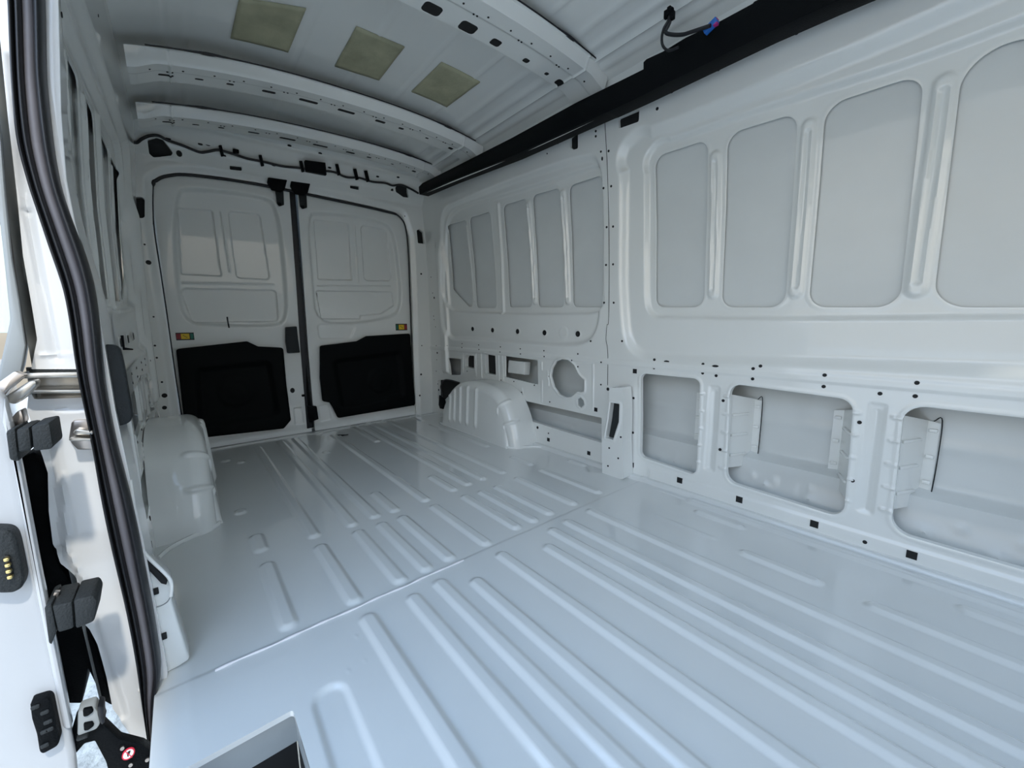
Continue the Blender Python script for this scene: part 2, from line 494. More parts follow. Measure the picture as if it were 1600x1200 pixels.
# walls of the step well under its opening
bm = bmesh.new()
for a, b in (((WX1+.004, WY0-.004), (WX1+.004, WY1+.004)), ((.40, WY0-.004), (WX1+.004, WY0-.004)), ((.40, WY1+.004), (WX1+.004, WY1+.004)), ((.40, WY0-.004), (.40, WY1+.004))):
    x0, x1 = sorted((a[0], b[0])); y0, y1 = sorted((a[1], b[1]))
    add_box(bm, ((x0+x1)/2, (y0+y1)/2, -0.040), (max(x1-x0, .003), max(y1-y0, .003), 0.066))
well = bm_obj('step_well', bm, M_PRIM, floor); 
wd = box('well_bottom', (0.61, 0.0, -0.30), (0.44, 0.19, 0.004), M_HOLE, parent=floor)
box('well_lower_side', (WX1+.006, 0.0, -0.185), (0.004, 0.19, 0.235), M_HOLE, parent=floor)
box('well_lower_side', (0.61, WY0-.006, -0.185), (0.44, 0.004, 0.235), M_HOLE, parent=floor)

tube('seam_sealer', [(XS-.001+.0015*math.sin(k*1.9), .02-k*.05, .0045+.0006*math.sin(k*2.7)) for k in range(14)], lambda t: .0028+.0008*math.sin(t*60), M_STW, 6, 5, floor)
bm = bmesh.new(); q = fz((533, 681))
add_box(bm, (q[0], q[1], .006), (.05, .008, .004), .001, Matrix.Rotation(.9, 3, 'Z')); add_box(bm, (q[0]-.02, q[1]-.02, .006), (.008, .045, .004), .001)
bm_obj('dark_slot', bm, M_HOLE, floor)
# ------------------------------------------------------------------ right wall
def mapR(u, v, h): return (u, W(v)+h, v)
def mapL(u, v, h): return (u, 2*YC-(W(v)+h), v)
def wp(pts): return [PW(*p) for p in pts]
A_FRONT = chaik([(-1.2, 0.60), PW(1300, 579), PW(1060, 572), PW(975, 560), PW(964, 470), PW(965, 330), PW(966, 210), PW(1020, 195), PW(1200, 122), PW(1487, 0), (-1.2, 1.66)])
B_FRONT = chaik([(-1.2, 0.75), PW(1200, 503), PW(1050, 499), PW(1002, 497), PW(1000, 420), PW(1000, 300), PW(1001, 222), PW(1060, 206), PW(1200, 154), PW(1600, 24), (-1.2, 1.60)])
PANELS_F = [([(1014, 240), (1097, 212), (1091, 480), (1016, 480)], .045),
            ([(1128, 203), (1239, 168), (1219, 480), (1119, 480)], .05),
            ([(1283, 156), (1441, 103), (1401, 480), (1256, 480)], .055),
            ([(1504, 72), (1600, 46), (1720, 46), (1700, 480), (1454, 480)], .075)]
A_REAR = chaik([PW(700, 532), PW(722, 532), PW(800, 536), PW(880, 545), PW(935, 535), PW(939, 440), PW(941, 330), PW(940, 236), PW(900, 243), PW(800, 277), PW(720, 310), PW(686, 325), PW(688, 400), PW(690, 500)])
B_REAR = chaik([PW(722, 490), PW(800, 492), PW(880, 493), PW(945, 491), PW(943, 440), PW(943, 330), PW(940, 250), PW(900, 262), PW(800, 296), PW(740, 312), PW(691, 330), PW(690, 400), PW(691, 485)])
PANELS_R = [([(692, 350), (720, 342), (731, 479), (724, 479), (700, 452)], .03),
            ([(725, 339), (757, 329), (768, 481), (737, 481)], .03),
            ([(777, 319), (813, 308), (823, 480), (788, 480)], .03),
            ([(823, 303), (865, 291), (873, 480), (833, 480)], .03),
            ([(880, 287), (932, 270), (937, 480), (887, 480)], .035)]

def ribs_between(S, top, bot, w, h=0.010):
    """stiffening groove between two panels: a raised band with a channel down its middle"""
    a, b = PW(*top), PW(*bot)
    S.bead(a, b, w, h, w*0.28)
    S.bead((a[0], a[1]-.02), (b[0], b[1]+.02), w*0.42, -h*0.9, w*0.18)

def common_rear(S):
    """relief and openings of the quarter behind the middle pillar (also mirrored on the door side)"""
    S.add(A_REAR, .06, -0.024, .032)
    S.add(B_REAR, .05, -0.022, .018)
    for p, r in PANELS_R: S.cut(wp(p), r, flange=0.004, lip=0.0015)
    ribs_between(S, (817.5, 318), (827.5, 470), .05)
    ribs_between(S, (870.5, 300), (879.5, 470), .05)
    S.bead(PW(770, 318), PW(779, 488), .035, .012, .014)
    S.bead(PW(721, 352), PW(733, 470), .02, .006, .008)
    for x, y in [(735, 514), (766, 516), (805, 518), (847, 520), (899, 522)]:
        c = PW(x, y); S.bead(c, (c[0]+.001, c[1]), .05, .004, .01)
        S.dot(c, .0165)
    c = PW(876, 520); S.bead(c, (c[0]+.001, c[1]), .075, .003, .008)
    # lower panel openings
    S.cut(wp([(701, 559), (720, 561), (720, 586), (704, 586)]), .01, flange=.012)
    S.cut(wp([(729, 555), (741, 556), (741, 576), (727, 573), (727, 560)]), .005, flange=.03, pit=True, lip=.003)
    S.cut(wp([(758, 553), (774, 556), (775, 586), (759, 583)]), .004, flange=.03, pit=True, lip=.003)
    S.cut(wp([(789, 556), (840, 563), (841, 601), (789, 589)]), .004, flange=.012)
    circ = [(861, 588), (863, 575), (869, 565), (879, 561), (889, 563), (897, 571), (903, 584), (908, 590), (913, 594), (913, 611), (908, 613), (902, 612), (893, 620), (884, 621), (874, 616), (866, 605)]
    S.cut(wp(circ), .006, flange=.012, lip=.006)
    S.cut(wp([(902, 624), (907, 621), (912, 626), (913, 633), (908, 637), (903, 633)]), .004, flange=.01, lip=.004)
    S.cut(wp([(806, 623), (940, 653), (940, 692), (880, 674), (824, 656)]), .004, flange=.03)
    # frames pressed around the small openings
    for a, b in [((724, 553), (724, 583)), ((744, 553), (744, 588)), ((752, 553), (753, 590)), ((779, 556), (780, 598)), ((785, 556), (787, 596)),
                 ((847, 566), (847, 578)), ((847, 595), (847, 628)), ((927, 570), (927, 640)), ((856, 580), (858, 604)), ((816, 606), (819, 622))]:
        S.bead(PW(*a), PW(*b), .012, .005, .005)
    for p in [(722, 537), (722, 543), (748, 539), (749, 546), (782, 542), (782, 550), (813, 545), (814, 553), (850, 548), (851, 557), (903, 553), (894, 563),
              (903, 573), (857, 588), (940, 566), (939, 601), (730, 580), (783, 594), (803, 596), (835, 602), (859, 628), (815, 613), (700, 540),
              (813, 641), (840, 668), (857, 677)]:
        S.dot(PW(*p), .0048)
    for p in [(931, 640), (857, 687), (920, 708)]: S.dot(PW(*p), .011, sq=True)
    for p in [(950, 608), (840, 668)]: S.dot(PW(*p), .009)
    # holes in two rows along the joint with the middle pillar
    for p in [(931, 205), (931, 213), (948, 355), (958, 354), (947, 414), (958, 413), (944, 473), (959, 473), (943, 294), (955, 291), (955, 165), (951, 236), (923, 533), (972, 533)]:
        S.dot(PW(*p), .0055)
    S.dot(PW(941, 248), .009, asp=.5); S.dot(PW(939, 237), .005)
    S.cut(wp([(891, 215), (903, 207), (903, 232), (896, 234), (891, 230)]), .006, flange=.012, pit=True)
    for p in [(821, 246), (855, 240), (872, 224)]: S.dot(PW(*p), .004)
    # rear corner pillar
    S.H += 0.026*sst((S.U-2.855)/0.02)*sst((2.97-S.U)/.04)*sst((S.V-.35)/.03)*sst((1.45-S.V)/.16)
    S.cut(wp([(684, 594), (700, 593), (727, 602), (727, 606), (712, 612), (701, 619), (692, 628), (684, 622)]), .004, flange=.03, pit=True)
    for z in (.25, .36, .46, .58, .74, .80, .83, 1.02, 1.15): S.dot((3.07+.012*math.sin(z*40), z), .0045)
    for z in (.20, .52, .98): S.dot((3.05, z), .009)

RES = 0.0052
wr = Sheet(-0.62, 3.18, -0.02, 1.86, RES, mapR)
wr.add(A_FRONT, .10, -0.028, .050)
wr.add(B_FRONT, .08, -0.022, .018)
for p, r in PANELS_F: wr.cut(wp(p), r, flange=0.004, lip=0.0015)
ribs_between(wr, (1109, 240), (1105, 458), .052)
ribs_between(wr, (1257, 190), (1236, 455), .055)
ribs_between(wr, (1474, 120), (1428, 450), .062, .012)
common_rear(wr)
# lower openings of the front part
W1 = [(1001, 583), (1094, 592), (1088, 743), (1000, 713)]
W2 = [(1141, 599), (1334, 625), (1318, 810), (1134, 752)]
W3 = [PW(1413, 632), (-0.30, 0.50), (-0.30, 0.095), PW(1391, 830)]
wr.cut(wp(W1), .03, flange=.022, lip=.003)
wr.cut(wp(W2), .042, flange=.022, lip=.003)
wr.cut(W3, .05, flange=.022, lip=.003)
xa1, xa2, xa3, xa4 = PW(1094, 592)[0], PW(1141, 599)[0], PW(1334, 625)[0], PW(1413, 632)[0]
for xl, xr_ in ((xa1, xa2), (xa3, xa4)):
    wr.add([(xl-.035, .13), (xr_+.035, .13), (xr_+.035, .50), (xl-.035, .50)], .01, -.005, .01)
    m = (xl+xr_)/2
    wr.bead((m, .15), (m, .47), .020, -.004, .006)
for k in range(5):                               # corrugated edges of the openings
    z = .16+k*.075
    for x in (xa1-.006, xa2+.006, xa3-.006, xa4+.008):
        wr.bead((x-.012, z), (x+.012, z), .013, .006, .005)
wr.H += 0.006*sst((0.070-wr.V)/0.008)*sst((1.02-wr.U)/.02)   # overlapping lower flange
wr.H += 0.004*sst((wr.V-0.545)/0.006)*sst((0.58-wr.V)/0.006)
for p in [(1021, 726), (987, 726), (1063, 750), (1156, 780), (1273, 818), (1425, 866)]:
    if p[0] != 1021: wr.dot(PW(*p), .0125, sq=True)
for p in [(992, 580)]: wr.dot(PW(*p), .011, sq=True)
for p in [(1022, 562), (1022, 575), (1098, 569), (1098, 583), (1119, 587), (1177, 576), (1176, 592), (1289, 586), (1287, 604), (1375, 615), (1430, 619), (1433, 598),
          (1343, 660), (1332, 751), (1130, 626), (1126, 702), (989, 676), (990, 622), (960, 621), (1352, 846), (1188, 572)]:
    wr.dot(PW(*p), .0062)
for p in [(1041, 565), (1118, 572)]: wr.dot(PW(*p), .005, asp=2.6)
for p in [(1123, 108), (1050, 143), (1027, 170), (1245, 51), (971, 174)]: wr.dot(PW(*p), .0065)
wr.cut(wp([(966, 185), (999, 171), (998, 190), (967, 201)]), .006, flange=.014, pit=True)
# arch opening behind the wheel arch and pocket behind it
wall_right = wr.build('wall_right', [M_PAINT, M_HOLE]); tag(wall_right, kind='structure')

def skin_h(V):
    h = -0.062-0.085*sst((0.66-V)/0.10)
    h = h+0.045*sst((0.225-V)/0.03)+0.02*sst((0.16-V)/0.1)
    return h
sk = Sheet(-0.62, 3.36, -0.02, 1.9, 0.012, mapR)
sk.H += skin_h(sk.V)
sk.H += 0.006*np.exp(-((sk.V-0.36)/0.02)**2)
for x in (.93, .83, .52, .40, .02, -.10, .72, .6, 1.4, 1.6):
    for z in (.13,):
        sk.bead((x, z), (x+.001, z), .03, .006, .01)
for x, y in [(1030, 716), (1052, 722), (1079, 729), (1192, 758), (1262, 781), (1443, 833), (1558, 874)]:
    p_ = PY(x, y, -1.745); sk.bead((p_[0], p_[2]), (p_[0]+.001, p_[2]), .042, .006, .014); sk.dot((p_[0], p_[2]), .0045)
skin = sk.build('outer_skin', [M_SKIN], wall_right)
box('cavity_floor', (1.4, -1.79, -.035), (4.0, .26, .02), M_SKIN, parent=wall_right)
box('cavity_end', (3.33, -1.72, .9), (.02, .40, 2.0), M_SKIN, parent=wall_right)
tube('panel_joint', [(lambda q: (q[0], float(W(q[1]))+.0006, q[1]))(PW(x, y)) for x, y in [(944.5, 178), (949, 260), (951, 330), (952, 420), (951, 500), (948.5, 508), (947, 530), (949, 542), (950, 560), (949.5, 602)]], .0014, M_STK, 6, 4, wall_right)
# boxed pillars between the lower openings, their bent edges stand on the outer skin
for xl, xr_ in ((xa1, xa2), (xa3, xa4)):
    bm = bmesh.new()
    x0, x1 = xl-.012, xr_+.012
    for s, x in ((-1, x1), (1, x0)):
        xd = x + s*0.058
        q = [(x, float(W(.3))-.004, .155), (x, float(W(.3))-.004, .47), (xd, float(W(.3))-.135, .44), (xd, float(W(.3))-.135, .155)]
        add_prism(bm, q, (0.0, 0.0, 0.0001), 0) if False else bm.faces.new([bm.verts.new(p) for p in q])
        e = s*0.028
        q2 = [q[3], q[2], (xd+e, q[2][1]+.004, .435), (xd+e, q[3][1]+.004, .16)]
        bm.faces.new([bm.verts.new(p) for p in q2])
        for k in range(3):
            z = .21+k*.085
            add_box(bm, (x+s*.031, float(W(.3))-.072, z), (.014, .085, .011), .004, rot=Matrix.Rotation(s*0.417, 3, 'Z'))
            add_box(bm, (xd+e*.5, float(W(.3))-.128, z+.03), (.02, .008, .012), .003)
    pb = bm_obj('pillar_box', bm, M_PAINT, wall_right)
    tube('sealant_bead', [(x1-.07, float(W(.3))-.132, .44), (x1-.088, float(W(.3))-.128, .445), (x1-.090, float(W(.3))-.128, .30), (x1-.086, float(W(.3))-.128, .16)], .0016, M_PAD, 6, 6, wall_right)
# bracket in the square opening, braces in the slot
box('inner_bracket', (PW(803, 578)[0], -1.715, PW(803, 575)[1]), (.17, .05, .085), M_PAINT, .006, Matrix.Rotation(.1, 3, 'X'), wall_right)

root = empty('arch_cable', PY(690, 625, -1.63))
adopt(root, [tube('cable', [PY(x, y, -1.63) for x, y in [(718, 598), (704, 594), (694, 594), (689, 603), (690, 612), (691, 620)]], .005, M_RUB, 6, 5),
             prism('rubber_flap', [PY(x, y, -1.635) for x, y in [(688, 617), (695, 622), (698, 631), (694, 639), (689, 638), (687, 632)]], (0, .012, 0), M_BLACK, .003)])
tag(root, 'black cable with rubber flap behind the right wheel arch', 'cable')

# ------------------------------------------------------------------ left wall, behind the door opening (mirror of the right)
wl = Sheet(1.10, 3.18, -0.02, 1.86, 0.0062, mapL, flip=True)
common_rear(wl)
wall_left = wl.build('wall_left', [M_PAINT, M_HOLE]); tag(wall_left, kind='structure')
sl = Sheet(1.10, 3.36, -0.02, 1.9, 0.04, mapL, flip=True); sl.H -= 0.062
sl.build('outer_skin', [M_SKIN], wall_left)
# body side above, in front of and behind the door opening (behind the camera)
wf = Sheet(XF, 1.00, -0.02, 1.9, 0.05, mapL, flip=True)
wf.cut([(-0.30, -0.3), (1.17, -0.3), (1.17, 1.66), (-0.30, 1.66)], .10, flange=.004)
wf.cut([(-1.45, .72), (-0.55, .72), (-0.55, 1.40), (-1.2, 1.40)], .08, flange=.03)
tag(wf.build('wall_left_front', [M_CAB, M_HOLE]), kind='structure')
wf = Sheet(XF, -0.60, -0.02, 1.9, 0.05, mapR)
wf.cut([(-1.45, .72), (-0.85, .72), (-0.85, 1.40), (-1.2, 1.40)], .08, flange=.03)
tag(wf.build('wall_right_front', [M_CAB, M_HOLE]), kind='structure')
wc = Sheet(-1.80, 0.30, -0.3, 1.95, 0.05, lambda u, v, h: (XF-.25+v*.18, u, v))
wc.cut([(-1.62, .75), (0.10, .75), (-0.0, 1.55), (-1.50, 1.55)], .10, flange=.03)
tag(wc.build('wall_front', [M_CAB, M_HOLE]), kind='structure')
tag(box('floor_cab', (-1.2, YC, -.03), (1.25, 1.8, .04), M_TRIM), kind='structure')

# ------------------------------------------------------------------ roof
def zroof(y):
    t = np.abs((y-YC)/0.86); return 1.945-0.125*t**3.2
def mapC(u, v, h): return (u, v, zroof(v)-h)
rf = Sheet(XF-.1, 3.22, -1.66, 0.15, 0.012, mapC)
for y, w, h in ((-1.36, .03, .004), (-1.44, .02, .006), (-1.49, .014, .008), (-1.535, .016, .010), (-.14, .02, .006), (-.06, .015, .008)):
    rf.bead((XF, y), (3.1, y), w+.006, h, w*.5)
for y in (-1.22, -1.0, -.76, -.52, -.30):
    rf.bead((XF, y), (2.9, y), .020, .004, .008)
ceiling = rf.build('ceiling', [M_PAINT, M_HOLE]); tag(ceiling, kind='structure')

# roof bows: hat-section pressings with slots, small holes and brackets at their ends
def bow(label, xc, wdt, zc, drop, slots, y0, y1, tilt=0.0, depth=.042, skew=0.0, sv=.022):
    def m(u, v, h):
        t = np.abs((u-YC)/0.80)
        z = zc - drop*t**2.4 + tilt*(u-YC) - h
        return (xc+v+skew*(u-YC), u, z)
    S = Sheet(y0, y1, -wdt/2, wdt/2, 0.0052, m)
    prof = depth*np.clip((wdt/2-.010-np.abs(S.V))/0.020, 0, 1)
    S.H += prof-.002
    S.H -= 0.006*sst((np.abs(S.V-.0)-.0)/.03)*0
    S.H += 0.005*sst((-.012-S.V)/.010)
    for y in (y0+.13, y1-.13):
        S.H += 0.006*np.clip(1-np.abs(S.U-y)/0.006, 0, 1)
    S.H += .02*sst((y0+.10-S.U)/.09)*(prof > .001)+.02*sst((S.U-y1+.10)/.09)*(prof > .001)
    for (y, l, w_, v) in slots:
        v = sv; w_ = w_*1.3; S.cut([(y-l/2, v-w_/2), (y+l/2, v-w_/2), (y+l/2, v+w_/2), (y-l/2, v+w_/2)], min(w_, l)*.3, flange=.0012, pit=True)
    k = 0; y = y0+.08
    while y < y1-.05:
        S.dot((y, -.040), .004)
        if k % 2: S.dot((y+.035, -.020), .0038); S.dot((y+.050, -.020), .0038)
        y += .105; k += 1
    o = S.build('roof_bow', [M_PAINT, M_HOLE])
    for v in (-wdt/2+.001,):  # black tube added as the shadow line along the bow's front edge
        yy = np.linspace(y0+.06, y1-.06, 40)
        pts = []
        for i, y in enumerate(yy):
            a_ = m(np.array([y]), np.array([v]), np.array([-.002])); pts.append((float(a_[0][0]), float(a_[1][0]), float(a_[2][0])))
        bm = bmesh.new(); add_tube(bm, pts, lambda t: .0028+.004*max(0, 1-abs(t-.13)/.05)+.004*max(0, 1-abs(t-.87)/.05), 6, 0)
        bm_obj('shadow_line', bm, M_RUB, o)
    tag(o, label, 'roof bow', 'pressed cross bows under the roof')
    return o
slotsA = [(-.06, .05, .014, -.03), (-.17, .03, .012, -.025), (-.28, .028, .015, -.03), (-.43, .055, .018, -.03), (-.60, .085, .02, -.03), (-.78, .085, .02, -.03), (-.96, .055, .02, -.03), (-1.08, .03, .018, -.03), (-1.24, .02, .012, -.03), (-1.40, .03, .02, -.03)]
slotsC = [(-.10, .05, .03, -.02), (-.30, .04, .03, -.02), (-.50, .08, .034, -.02), (-.66, .07, .036, -.02), (-.80, .07, .04, -.02), (-.95, .07, .04, -.02), (-1.08, .045, .03, -.02), (-1.24, .03, .02, -.02), (-1.36, .02, .015, -.02), (-1.44, .04, .03, -.02)]
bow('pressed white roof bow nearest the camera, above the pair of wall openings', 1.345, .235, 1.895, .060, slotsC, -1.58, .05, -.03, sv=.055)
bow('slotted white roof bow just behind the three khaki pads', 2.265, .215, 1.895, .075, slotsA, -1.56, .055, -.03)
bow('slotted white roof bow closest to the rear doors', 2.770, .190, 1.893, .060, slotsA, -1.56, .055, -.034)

# damping pads glued to the roof skin
def pad(px4, label):
    q = []
    for p in px4:
        z = 1.93
        for _ in range(4):
            c = PZ(p[0], p[1], z); z = float(zroof(c[1]))
        q.append(c)
    N = 14; vs = []; fs = []
    q = [np.array(c) for c in q]
    for k in range(2):
        for i in range(N+1):
            for j in range(N+1):
                s, t = i/N, j/N
                p = q[0]*(1-s)*(1-t)+q[1]*s*(1-t)+q[2]*s*t+q[3]*(1-s)*t
                ed = min(s, t, 1-s, 1-t)
                wv = .0006*math.sin(9*s+3*t+px4[0][0])*math.sin(7*t-4*s)
                z = float(zroof(p[1]))-(.0012 if k else .0068+wv+(0 if ed > .01 else -.001))
                vs.append((p[0], p[1], z))
    M_ = (N+1)**2
    for i in range(N):
        for j in range(N):
            a = i*(N+1)+j
            fs.append((a, a+1, a+N+2, a+N+1))
    bd = [(i, 0) for i in range(N)]+[(N, j) for j in range(N)]+[(i, N) for i in range(N, 0, -1)]+[(0, j) for j in range(N, 0, -1)]
    for k in range(len(bd)):
        a = bd[k][0]*(N+1)+bd[k][1]; b = bd[(k+1) % len(bd)]; b = b[0]*(N+1)+b[1]
        fs.append((a, b, b+M_, a+M_))
    o = mk('damping_pad', vs, fs, M_PATCH)
    tag(o, label, 'sound damping pad', 'khaki damping pads on the roof skin')
pad([(374, -4), (478, 12), (450, 80), (360, 58)], 'khaki damping pad on the roof, farthest from the black rail')
pad([(557, 40), (632, 72), (592, 124), (523, 102)], 'khaki square damping pad between two others on the roof')
pad([(690, 96), (750, 127), (698, 166), (643, 142)], 'khaki damping pad on the roof, closest to the black rail')

# ------------------------------------------------------------------ black cover along the right roof rail
YR = -1.475
low = [(655, 304), (700, 284), (800, 244), (944, 177), (950, 175), (1000, 151), (1100, 101), (1200, 51), (1300, 5), (1420, -48), (1580, -120)]
upp = [(1480, -180), (1330, -70), (1210, -12), (1178, 2), (1176, 5), (1128, 31), (1100, 45), (1072, 58), (1036, 80), (1010, 92), (1005, 97), (1005, 108), (900, 160), (800, 215), (700, 266), (660, 286), (654, 292)]
pts = [PY(x, y, YR) for x, y in low+upp]
root = empty('roof_rail_cover', (0.9, YR, 1.7))
rc = prism('cover_body', pts, (0, -.075, 0), M_BLACK, .010, 2)
lp = []
for x, y in [(660, 303), (800, 245.5), (944, 179.5), (1000, 153), (1200, 53), (1400, -40)]:
    c = PY(x, y, YR-.02); lp.append(c)
edge = tube('cover_lip', lp, .005, M_PAINT, 6, 4)
adopt(root, [rc, edge]); tag(root, 'long black rail cover where the right wall meets the roof', 'rail cover')
# pigtail of loose wiring hanging by the rail
root = empty('dome_wiring', PY(1040, 80, -1.42))
P = lambda x, y, d=-1.42: PY(x, y, d)
ob = [tube('wire', [P(1047, 22), P(1043, 34), P(1037, 45), P(1034, 60), P(1036, 72), P(1045, 79), P(1060, 74)], .0045, M_RUB),
      tube('wire', [P(1048, 22), P(1046, 36), P(1040, 50), P(1050, 54), P(1066, 54), P(1080, 50), P(1110, 40)], .006, M_RUB)]
bm = bmesh.new()
for x, y in ((1041, 23), (1049, 19), (1046, 17), (1051, 24)): add_box(bm, P(x, y), (.014, .014, .026), .003)
ob.append(bm_obj('plug', bm, M_BLACK))
ob.append(box('blue_connector', P(1111, 41, -1.44), (.045, .02, .018), M_BLUE, .003, Matrix.Rotation(.4, 3, 'Y'))); ob[-1]['label'] = 'blue connector'
ob.append(box('magenta_connector', P(1117, 36, -1.44), (.02, .018, .018), M_PINK, .003)); ob[-1]['label'] = 'magenta connector'
adopt(root, ob); tag(root, 'loose black wires with plugs hanging beside the black rail', 'wiring')

# ------------------------------------------------------------------ wheel arches
def arch(name, label, left):
    yw, yi = (float(W(.2))+.0, -1.487)
    # profile on the wall side, front foot to rear foot, then floor-level shape of the inner side
    ctrl = [(1.80, 0.0), (1.82, .08), (1.865, .20), (1.95, .31), (2.08, .36), (2.30, .368), (2.46, .34), (2.59, .26), (2.69, .13), (2.73, 0.0)]
    prof = spline([(x, 0, z) for x, z in ctrl], 26)
    prof = [(p[0], max(p[2], 0)) for p in prof]
    NS = len(prof); NT = 70
    r = .06
    vs = []; fs = []
    L = 0; arc = [0]
    for i in range(1, NS): L += math.hypot(prof[i][0]-prof[i-1][0], prof[i][1]-prof[i-1][1]); arc.append(L)
    for i, (x, z) in enumerate(prof):
        j0, j1 = max(i-1, 0), min(i+1, NS-1)
        tx, tz = prof[j1][0]-prof[j0][0], prof[j1][1]-prof[j0][1]; tl = math.hypot(tx, tz)
        nx, nz = -tz/tl, tx/tl                                   # outward normal of the profile
        for t in range(NT+1):
            s = t/NT; bump = 0.0
            for q in (.17, .31):                                 # two ribs wrapped over the front corner
                bump += .008*max(0, 1-((arc[i]-q)/.012)**2)*float(sst((s-.28)/.06))*float(sst((.70-s)/.05))
            for q in (2.20, 2.31, 2.41, 2.50, 2.58):             # upright ribs on the inner side
                bump += .012*max(0, 1-((x-q)/.015)**2)*float(sst((s-.50)/.05))*float(sst((.93-s)/.05))
            if s < .35: y, ins, ny, nr = yw+(yi-r-yw)*(s/.35), 0.0, 0, 1
            elif s < .60:
                a = (s-.35)/.25*math.pi/2
                y, ins, ny, nr = yi-r+r*math.sin(a), r*(1-math.cos(a)), math.sin(a), math.cos(a)
            else: y, ins, ny, nr = yi+.02*(s-.60)/.40, r, 1, 0
            px_, pz_ = x-nx*ins, z-nz*ins
            if s >= .60: pz_ = pz_*(1-(s-.60)/.40)
            vs.append((px_+nx*bump*nr, y+bump*ny, max(pz_+nz*bump*nr, -0.004)))
    for i in range(NS-1):
        for t in range(NT):
            a = i*(NT+1)+t
            fs.append((a, a+1, a+NT+2, a+NT+1))
    # sealed foot flange on the floor
    ring = []
    vs2 = [(x, (2*YC-y) if left else y, z) for x, y, z in vs]
    root = empty(name, (2.27, (2*YC-yi) if left else yi, 0))
    o = mk('arch_shell', vs2, fs, M_PAINT)
    s = (lambda y: 2*YC-y) if left else (lambda y: y)
    fp = [(1.70, s(-1.655), .004), (1.755, s(-1.62), .006), (1.80, s(-1.56), .006), (1.84, s(-1.492), .006), (1.92, s(-1.478), .006), (2.3, s(-1.472), .006), (2.6, s(-1.474), .006), (2.72, s(-1.49), .006), (2.75, s(-1.6), .006)]
    f = tube('foot_flange', fp, .008, M_PAINT, 6, 8)
    adopt(root, [o, f]); tag(root, label, 'wheel arch', 'wheel arches inside the load floor')
arch('wheel_arch', 'white ribbed wheel arch at the foot of the right wall', False)
arch('wheel_arch', 'white wheel arch behind the open side door pillar, in shadow', True)

# ------------------------------------------------------------------ rear frame
XB = 3.165
def xframe(z): return XB-np.clip(np.asarray(z)-1.70, 0, 1)*0.85-0.06*np.clip(np.asarray(z)-.6, 0, 1.1)
def mapB(u, v, h): return (xframe(v)-h, u, v)
def PB(px, py):
    X = XB
    for _ in range(8):
        p = PX(px, py, X); X = 0.5*X+0.5*float(xframe(p[2]))
    p = PX(px, py, float(xframe(p[2])))
    return (p[1], p[2])
OPEN = [PB(*p) for p in [(238, 283), (262, 271), (300, 270), (400, 283), (540, 312), (598, 325), (630, 334), (641, 370), (646, 480), (651, 634)]]
OPEN += [(OPEN[-1][0], -0.2), (PB(287, 690)[0], -0.2), PB(287, 690), PB(274, 600), PB(260, 500), PB(250, 432), PB(238, 350)]
fb = Sheet(-1.70, 0.19, -0.03, 1.94, 0.0055, mapB)
fb.add(OPEN, .03, -0.02, .045, out=True)
fb.cut(OPEN, .03, flange=.045)
fb.bead((-1.60, 1.86), (.10, 1.86), .03, .008, .012)
fb.bead((-1.60, 1.775), (.10, 1.775), .05, -.006, .02)
def bcut(px, r, **k): fb.cut([PB(*p) for p in px], r, **k)
bcut([(230, 217), (244, 213), (254, 216), (270, 238), (268, 243), (240, 246), (233, 240)], .008, flange=.02, pit=True)
bcut([(618, 292), (624, 288), (637, 292), (639, 309), (630, 308), (619, 300)], .006, flange=.02, pit=True)
bcut([(359, 258), (378, 260), (378, 267), (359, 265)], .003, flange=.015, pit=True)
bcut([(547, 289), (561, 291), (561, 297), (547, 294)], .003, flange=.015, pit=True)
bcut([(205, 314), (212, 308), (222, 307), (226, 312), (226, 339), (222, 341), (208, 340), (205, 336)], .012, flange=.03, pit=True)
bcut([(651, 360), (655, 358), (661, 363), (663, 381), (653, 380)], .006, flange=.02, pit=True)
for p, r in [((280, 240), .014), ((613, 297), .010), ((232, 410), .013), ((226, 382), .005), ((240, 495), .005), ((242, 540), .006), ((245, 559), .006), ((253, 597), .006),
             ((257, 618), .014), ((257, 637), .012), ((274, 678), .006), ((658, 428), .008), ((659, 540), .005), ((658, 585), .009), ((656, 618), .008), ((634, 337), .005)]:
    fb.dot(PB(*p), r)
for p in [(263, 216), (313, 225), (325, 226), (387, 202), (452, 228), (500, 240), (590, 276), (622, 277), (350, 243), (428, 258), (515, 262), (585, 250)]:
    fb.dot(PB(*p), .005, asp=2.4)
wall_back = fb.build('wall_back', [M_PAINT, M_HOLE]); tag(wall_back, kind='structure')

# seal round the door opening
sp = [(OPEN[i][0], OPEN[i][1]) for i in (15, 14, 13, 12, 16, 0, 1, 2, 3, 4, 5, 6, 7, 8, 9)]
sp = [PB(*p) for p in [(290, 688), (276, 600), (262, 500), (252, 432), (240, 350), (239, 290), (244, 280), (262, 273), (300, 272), (400, 286), (540, 315), (598, 328), (626, 338), (638, 370), (643, 480), (648, 634)]]
seal = tube('door_opening_seal', [(float(xframe(z))+.022, y, z) for y, z in sp], lambda t: .0035 if t < .34 else (.0095 if t < .78 else .0060), M_RUB, 8, 6, wall_back)

